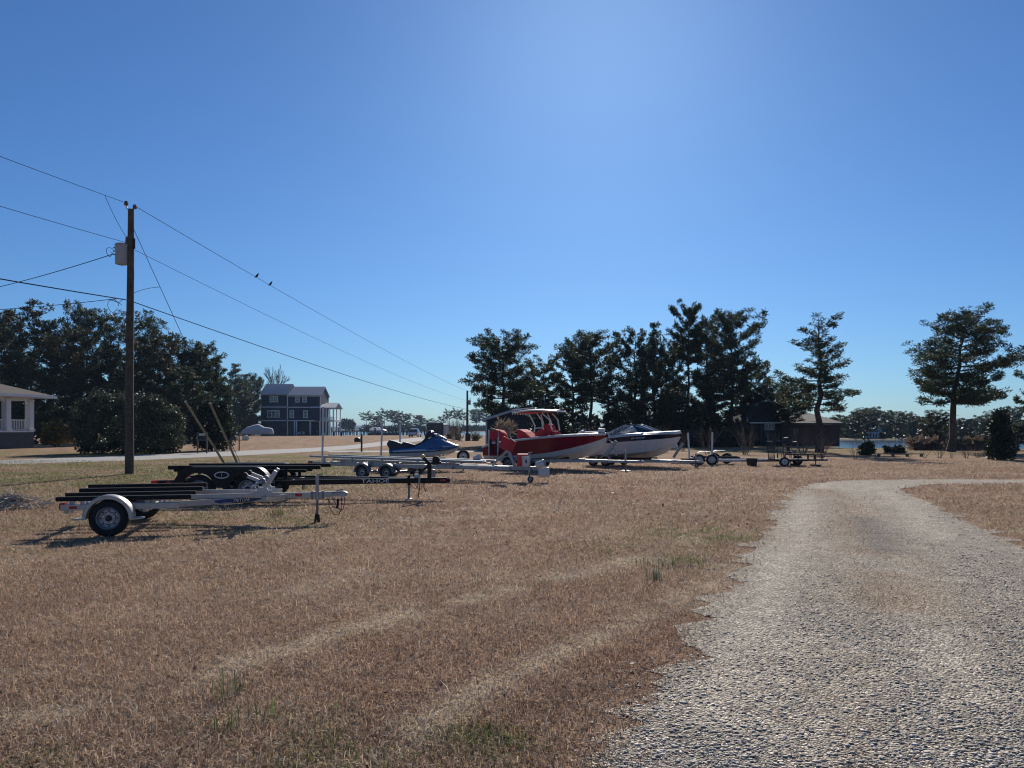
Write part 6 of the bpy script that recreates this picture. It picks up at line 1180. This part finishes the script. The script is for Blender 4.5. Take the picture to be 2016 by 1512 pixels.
# white bowrider
st2 = Vector((X(1166, 36.6), 36.6, 0)); bw2 = Vector((X(1344, 34.2), 34.2, 0)); th2 = math.atan2((bw2-st2).y, (bw2-st2).x); L2_ = (bw2-st2).length
WB = thing('bowrider_boat', 'white bowrider boat with dark blue band and raked windshield on a trailer', 'boat', st2, th2)
WT = thing('boat_trailer', 'galvanised trailer under the white boat with raised winch post and white roller', 'boat trailer', st2, th2, 'boat trailers parked on the lawn')
def wxz(u, v): x = (u-1166)/(1344-1166)*L2_; return x, Z(v, 36.6+(34.2-36.6)*x/L2_)
S = []; S2 = []
for u, kv, cy2, cv, by, bv, sy, sv, ty, tv in [(1167, 902, .78, 894, .86, 885, .90, 880, .80, 872), (1183, 902.5, .80, 894.5, .90, 881, .95, 873, .84, 866), (1192, 903, .82, 894.5, .95, 876, 1.0, 866, .86, 861.5), (1214, 903, .84, 894, .98, 871, 1.02, 862.5, .88, 857.5), (1240, 903, .82, 892.5, .98, 869.5, 1.02, 859.5, .88, 855), (1268, 902, .76, 890.5, .94, 867.5, 1.0, 857, .86, 853), (1294, 899, .60, 887, .82, 865.5, .90, 855.3, .78, 851.5), (1312, 892, .42, 881, .62, 864, .72, 854.3, .62, 850.5), (1326, 881, .22, 873, .38, 862.5, .50, 853.8, .42, 850), (1335, 871, .08, 866, .16, 860.5, .28, 854, .24, 849.5), (1340, 862, .01, 860.8, .03, 859.5, .10, 853.3, .09, 849.2)]:
    x, k_ = wxz(u, kv); q = lambda v: wxz(u, v)[1]; S.append((x, k_, cy2, q(cv), by, q(bv), sy, q(sv))); S2.append((x, sy, q(sv), ty, q(tv)))
boat_hull(WB, S, 'wgel', 'navy', 'wgel', .022)
mb = MB(); mb.grid([[(x, -sy, z), (x, -(sy+ty)/2-.02, (z+tz)/2), (x, -ty, tz), (x, -ty*.5, tz+.03), (x, 0, tz+.04), (x, ty*.5, tz+.03), (x, ty, tz), (x, (sy+ty)/2+.02, (z+tz)/2), (x, sy, z)] for x, sy, z, ty, tz in S2], True, True); mb.build('upper_deck', M['wgel'], WB, smooth=True)
# windshield
wb = [wxz(1200, 858), wxz(1243, 853.2), wxz(1272, 850.8), wxz(1300, 850)]; wt_ = [wxz(1238, 838.2), wxz(1258, 837), wxz(1280, 838)]
for sg in (-1, 1):
    P_ = [(wb[0][0], sg*.84, wb[0][1]), (wb[1][0], sg*.84, wb[1][1]), (wb[2][0], sg*.80, wb[2][1]), (wt_[0][0]+.1, sg*.66, wt_[0][1]), (wt_[1][0], sg*.62, wt_[1][1])]
    gm = MB(); gm.add([P_[0], P_[2], P_[4], P_[3]]+[(x+.004, y-sg*.012, z) for x, y, z in (P_[0], P_[2], P_[4], P_[3])], [(0, 1, 2, 3), (7, 6, 5, 4), (0, 4, 5, 1), (1, 5, 6, 2), (2, 6, 7, 3), (3, 7, 4, 0)]); sw_ = gm.build('side_window', M['clear'], WB)
    fm = MB(); fm.tube([P_[0], P_[3], P_[4], P_[2]], .028, 6); fm.tube([P_[0], P_[2]], .022, 6); fm.tube([tuple((Vector(P_[0])+Vector(P_[2]))/2), tuple((Vector(P_[3])*.75+Vector(P_[4])*.25))], .016, 6); fm.build('window_frame', M['alu'], sw_, smooth=True)
F4 = [(wb[2][0], -.80, wb[2][1]), (wb[3][0], -.35, wb[3][1]), (wb[3][0], .35, wb[3][1]), (wb[2][0], .80, wb[2][1])]; F5 = [(wt_[1][0], -.62, wt_[1][1]), (wt_[1][0]+.22, -.25, wt_[1][1]-.0), (wt_[1][0]+.22, .25, wt_[1][1]), (wt_[1][0], .62, wt_[1][1])]
for k in range(3):
    gm = MB(); gm.add([F4[k], F4[k+1], F5[k+1], F5[k]]+[(x-.012, y, z-.004) for x, y, z in (F4[k], F4[k+1], F5[k+1], F5[k])], [(0, 1, 2, 3), (7, 6, 5, 4), (0, 4, 5, 1), (1, 5, 6, 2), (2, 6, 7, 3), (3, 7, 4, 0)]); w_ = gm.build('windshield', M['glass'], WB); MB().tube([F4[k], F5[k], F5[k+1], F4[k+1]], .022, 6).build('windshield_frame', M['alu'], w_, smooth=True)
a = wxz(1250, 846); MB().ball((a[0], .1, a[1]-.05), (.34, .3, .24), 10, 6).build('seat_back', M['wgel'], WB, smooth=True)
a = wxz(1215, 852.5); MB().tube([(a[0], -.86, a[1]-.14), (a[0]-.01, -.86, a[1]+.05)], .03, 6).build('cleat', M['chrome'], WB); a = wxz(1300, 849.5); MB().tube([(a[0], -.55, a[1]), (a[0]+.1, -.52, a[1]+.03), (a[0]+.22, -.48, a[1]+.03), (a[0]+.3, -.46, a[1])], .018, 6).build('bow_rail', M['chrome'], WB)
for u, v in ((1224, 858), (1229.5, 855.5), (1240, 854)): a = wxz(u, v); MB().lathe([(.001, -.012), (.035, -.01), (.04, 0), (.04, .02)], (a[0], -.965, a[1]), 'y', 10).build('vent', M['dgalv'], WB, smooth=True)
tx = wxz(1277, 862); text('registration', 'NC 4415 BW', .10, (tx[0], -1.02, tx[1]), M['ink'], WB, rot=(R(88), R(-4.5), R(9)), sx=1.15)
mb = MB(); a, b_, c_ = wxz(1168, 885), wxz(1185, 871), wxz(1198, 881); mb.add([(a[0], -.93, a[1]), (b_[0], -.99, b_[1]), (c_[0], -1.0, c_[1]), (c_[0]-.1, -.97, wxz(1196, 885)[1])], [(0, 3, 2, 1)]); mb.build('stern_panel', M['navy'], WB)
zt2 = Z(906.5, 35.5); Ln2 = wxz(1545, 900)[0]
trailer_under(WT, L2_, zt2, (.55, 1.18), .235, .92, wxz(1372, 905)[0])
jack(WT, wxz(1374, 905)[0]-.12, -.10, Z(893, 34), .5, 0, 'galv', 'wheel', .026)
a, c_ = wxz(1327, 899), wxz(1344, 873); Wp = Bm(WT, 'winch_post', (a[0], 0, a[1]-.04), (c_[0], 0, c_[1]), .07, .11, 'galv'); r_ = wxz(1330, 878); MB().tube([(r_[0], -.09, r_[1]), (r_[0], .09, r_[1])], .10, 12).build('bow_roller', M['wplastic'], Wp, smooth=True); MB().beam((r_[0]-.02, 0, r_[1]-.09), (c_[0]-.16, 0, c_[1]-.28), .16, .07).build('roller_arm', M['galv'], Wp)
bunk(WT, wxz(1336, 900)[0:1]+(.3, zt2+.1), (wxz(1365, 900)[0], .3, zt2+.1), .1, .06, 'carpet')

# ---- silver tandem trailer with two tall white posts
pn, pf = G(1385, 917.5), G(1432, 915.5); cR = (pn+pf)/2; th3 = R(-9); T = thing('alloy_wheel_trailer', 'silver tandem trailer with alloy wheels, rounded fenders and two tall white posts', 'boat trailer', (X(1412, 37), 37, 0), th3, 'boat trailers parked on the lawn')
z3 = Z(905, 37); k3 = 37/F
for sg in (-1, 1):
    off = -.25*sg*0
    for x in (-.82+(.9 if sg > 0 else 0)-.1, -.33+(.9 if sg > 0 else 0)-.02): wheel(T, x, sg*1.0, .265, .18, sg, 'alloy', rimmat='alu')
    o_ = (.9 if sg > 0 else 0)
    fender_tandem(T, (-.92+o_, -.35+o_), sg*1.0, .265, .25, 'alu', .66, sg, .32, skirt=False)
    Bm(T, 'side_rail', (-1.3, sg*.80, z3), (1.7, sg*.80, z3), .07, .12, 'alu'); Bm(T, 'tongue_rail', (1.68, sg*.80, z3), (3.4, sg*.1, z3), .07, .12, 'alu'); bunk(T, (-1.2, sg*.5, z3+.13), (1.0, sg*.45, z3+.13))
for x in (-1.2, -.3, .6, 1.6): Bm(T, 'cross_member', (x, -.8, z3-.03), (x, .8, z3-.03), .07, .09, 'galv')
MB().tube([(-.92, -.95, .265), (-.02, .95, .265)], .03, 8).build('axle', M['galv'], T); MB().tube([(-.35, -.95, .265), (.55, .95, .265)], .03, 8).build('axle', M['galv'], T)
Bm(T, 'tongue', (2.6, 0, z3), (3.75, 0, z3), .08, .11, 'alu'); coupler(T, 3.72, z3, 'alu', .28); jack(T, 3.55, -.1, Z(890, 36.3), .5, 0, 'dgalv', 'block', .028)
for u, vt, lean in ((1361, 852, -.07), (1405, 851, .03)): x = (u-1412)*k3; MB().tube([(x, .82, z3), (x+lean, .84, Z(vt, 37.8))], .045, 8).build('guide_post', M['wplastic'], T, smooth=True)
p = G(1485, 918); tb_ = thing('tub', 'black tapered plastic tub under the silver trailer tongue', 'tub', (p.x, p.y+.35, 0)); mb = MB(); mb.lathe([(.001, 0), (.21, 0), (.255, .33), (.275, .33), (.275, .36), (.24, .36), (.20, .03), (.001, .03)], (0, 0, 0), 'z', 20); mb.build('shell', M['dark'], tb_, smooth=True)

# ---- black utility trailer with ramp gate
T = thing('utility_trailer', 'small black utility trailer with upright mesh ramp gate and white-rimmed wheel', 'utility trailer', (X(1560, 35.5), 35.5, 0), R(-4)); k4 = 35.5/F; z4 = Z(905.5, 35.5)
xg = (1519-1560)*k4
for sg in (-1, 1):
    Bm(T, 'side_rail', (xg, sg*.55, z4), (.55, sg*.55, z4), .06, .07, 'black'); Bm(T, 'top_rail', (xg+.45, sg*.55, z4+.26), (1.15, sg*.55, z4+.26), .04, .04, 'black')
    for x in (xg+.45, .1, .55, .85, 1.15): Bm(T, 'stake', (x, sg*.55, z4), (x, sg*.55, z4+.25), .035, .035, 'black', 0)
    Bm(T, 'tongue_rail', (.52, sg*.55, z4), (1.25, sg*.06, z4), .05, .06, 'black')
wheel(T, (1536-1560)*k4, -.72, .225, .15, -1, rimmat='wplastic'); wheel(T, (1579-1560)*k4-.0, .72, .235, .16, -1, rimmat='dgalv')
MB().tube([(-.56, -.66, .225), (.44, .66, .235)], .03, 8).build('axle', M['black'], T)
MB().box(((xg+.55)/2, 0, z4+.045), (.55-xg, 1.06, .025)).build('floor', M['woodgrey'], T)
hg = Z(869, 35.5); gt = MB()
for y in (-.52, .52): gt.tube([(xg+.02, y, z4+.06), (xg-.06, y, hg)], .02, 6)
for k in range(3): gt.tube([(xg+.02-.04*k, -.52, z4+.1+(hg-z4-.1)*k/2), (xg+.02-.04*k, .52, z4+.1+(hg-z4-.1)*k/2)], .018, 6)
for k in range(1, 6): y = -.52+1.04*k/6; gt.tube([(xg+.02, y, z4+.06), (xg-.06, y, hg)], .010, 4)
g_ = gt.build('ramp_gate', M['black'], T); g_.rotation_euler = (0, 0, 0)
g2 = MB(); [g2.tube([(xg+.42, y, z4), (xg+.40, y, Z(872 if y < 0 else 884, 35.5))], .018, 6) for y in (-.5, .5)]; g2.tube([(xg+.40, -.5, Z(872, 35.5)), (xg-.04, -.5, hg)], .016, 6); g2.build('gate_brace', M['black'], T)
Bm(T, 'tongue', (.9, 0, z4), (1.4, 0, z4), .06, .08, 'black'); coupler(T, 1.38, z4, 'dgalv', .2); jack(T, 1.02, -.08, z4+.2, z4, 0, 'dgalv', 'block', .024)
mw = thing('outboard_motor', 'dark outboard motor raised on a stand just behind the utility trailer', 'outboard motor', (X(1550, 37.5), 37.5, 0), R(10)); zo = lambda v: Z(v, 37.5)
mb = MB(); rows = [mir(x, [(w2*.8, a_), (w2, (a_+c_)/2), (w2*.7, c_), (0, c_+.01)]) for x, w2, a_, c_ in [(-.26, .06, zo(873), zo(866)), (-.20, .13, zo(875), zo(862)), (0, .17, zo(876), zo(861)), (.16, .15, zo(876), zo(863)), (.24, .07, zo(874), zo(867))]]; mb.grid(rows, True, True, True); mb.build('cowling', M['dark'], mw, smooth=True)
MB().prism([(-.06, zo(875)), (.14, zo(875)), (.10, .62), (.0, .62)], -.06, .06).build('midsection', M['dark'], mw, bevel=.02); mb = MB(); mb.grid([mir(x, [(w2, a_), (w2, c_), (0, c_+.02)]) for x, w2, a_, c_ in [(.22, .05, zo(878), zo(873)), (.30, .09, zo(878), zo(870)), (.46, .09, zo(877), zo(869.5)), (.52, .04, zo(876), zo(871))]], True, True, True); mb.build('tilt_bracket', M['dark'], mw, smooth=True)
MB().prism([(-.10, .60), (.22, .60), (.16, .45), (-.08, .45)], -.05, .05).build('gearcase', M['dark'], mw); MB().beam((-.2, .05, zo(870)), (-.48, .05, zo(867)), .03, .03).build('tiller', M['dgalv'], mw)
for x, y in ((-.28, -.25), (.32, -.25), (-.28, .25), (.32, .25)): MB().tube([(x, y, 0), (x*.4, y*.5, zo(879))], .018, 6).build('stand_leg', M['dgalv'], mw)
MB().box((.02, 0, zo(879)), (.4, .3, .05)).build('stand_top', M['woodgrey'], mw)
p = G(1345, 913); bd2 = MB().box((0, 0, .02), (1.25, .12, .04)).build('plank_board', M['barn']); bd2.location = (p.x, p.y-.2, .003); bd2.rotation_euler = (0, 0, R(-6)); tag(bd2, 'dark loose board lying on the lawn under the white boat bow', 'board')
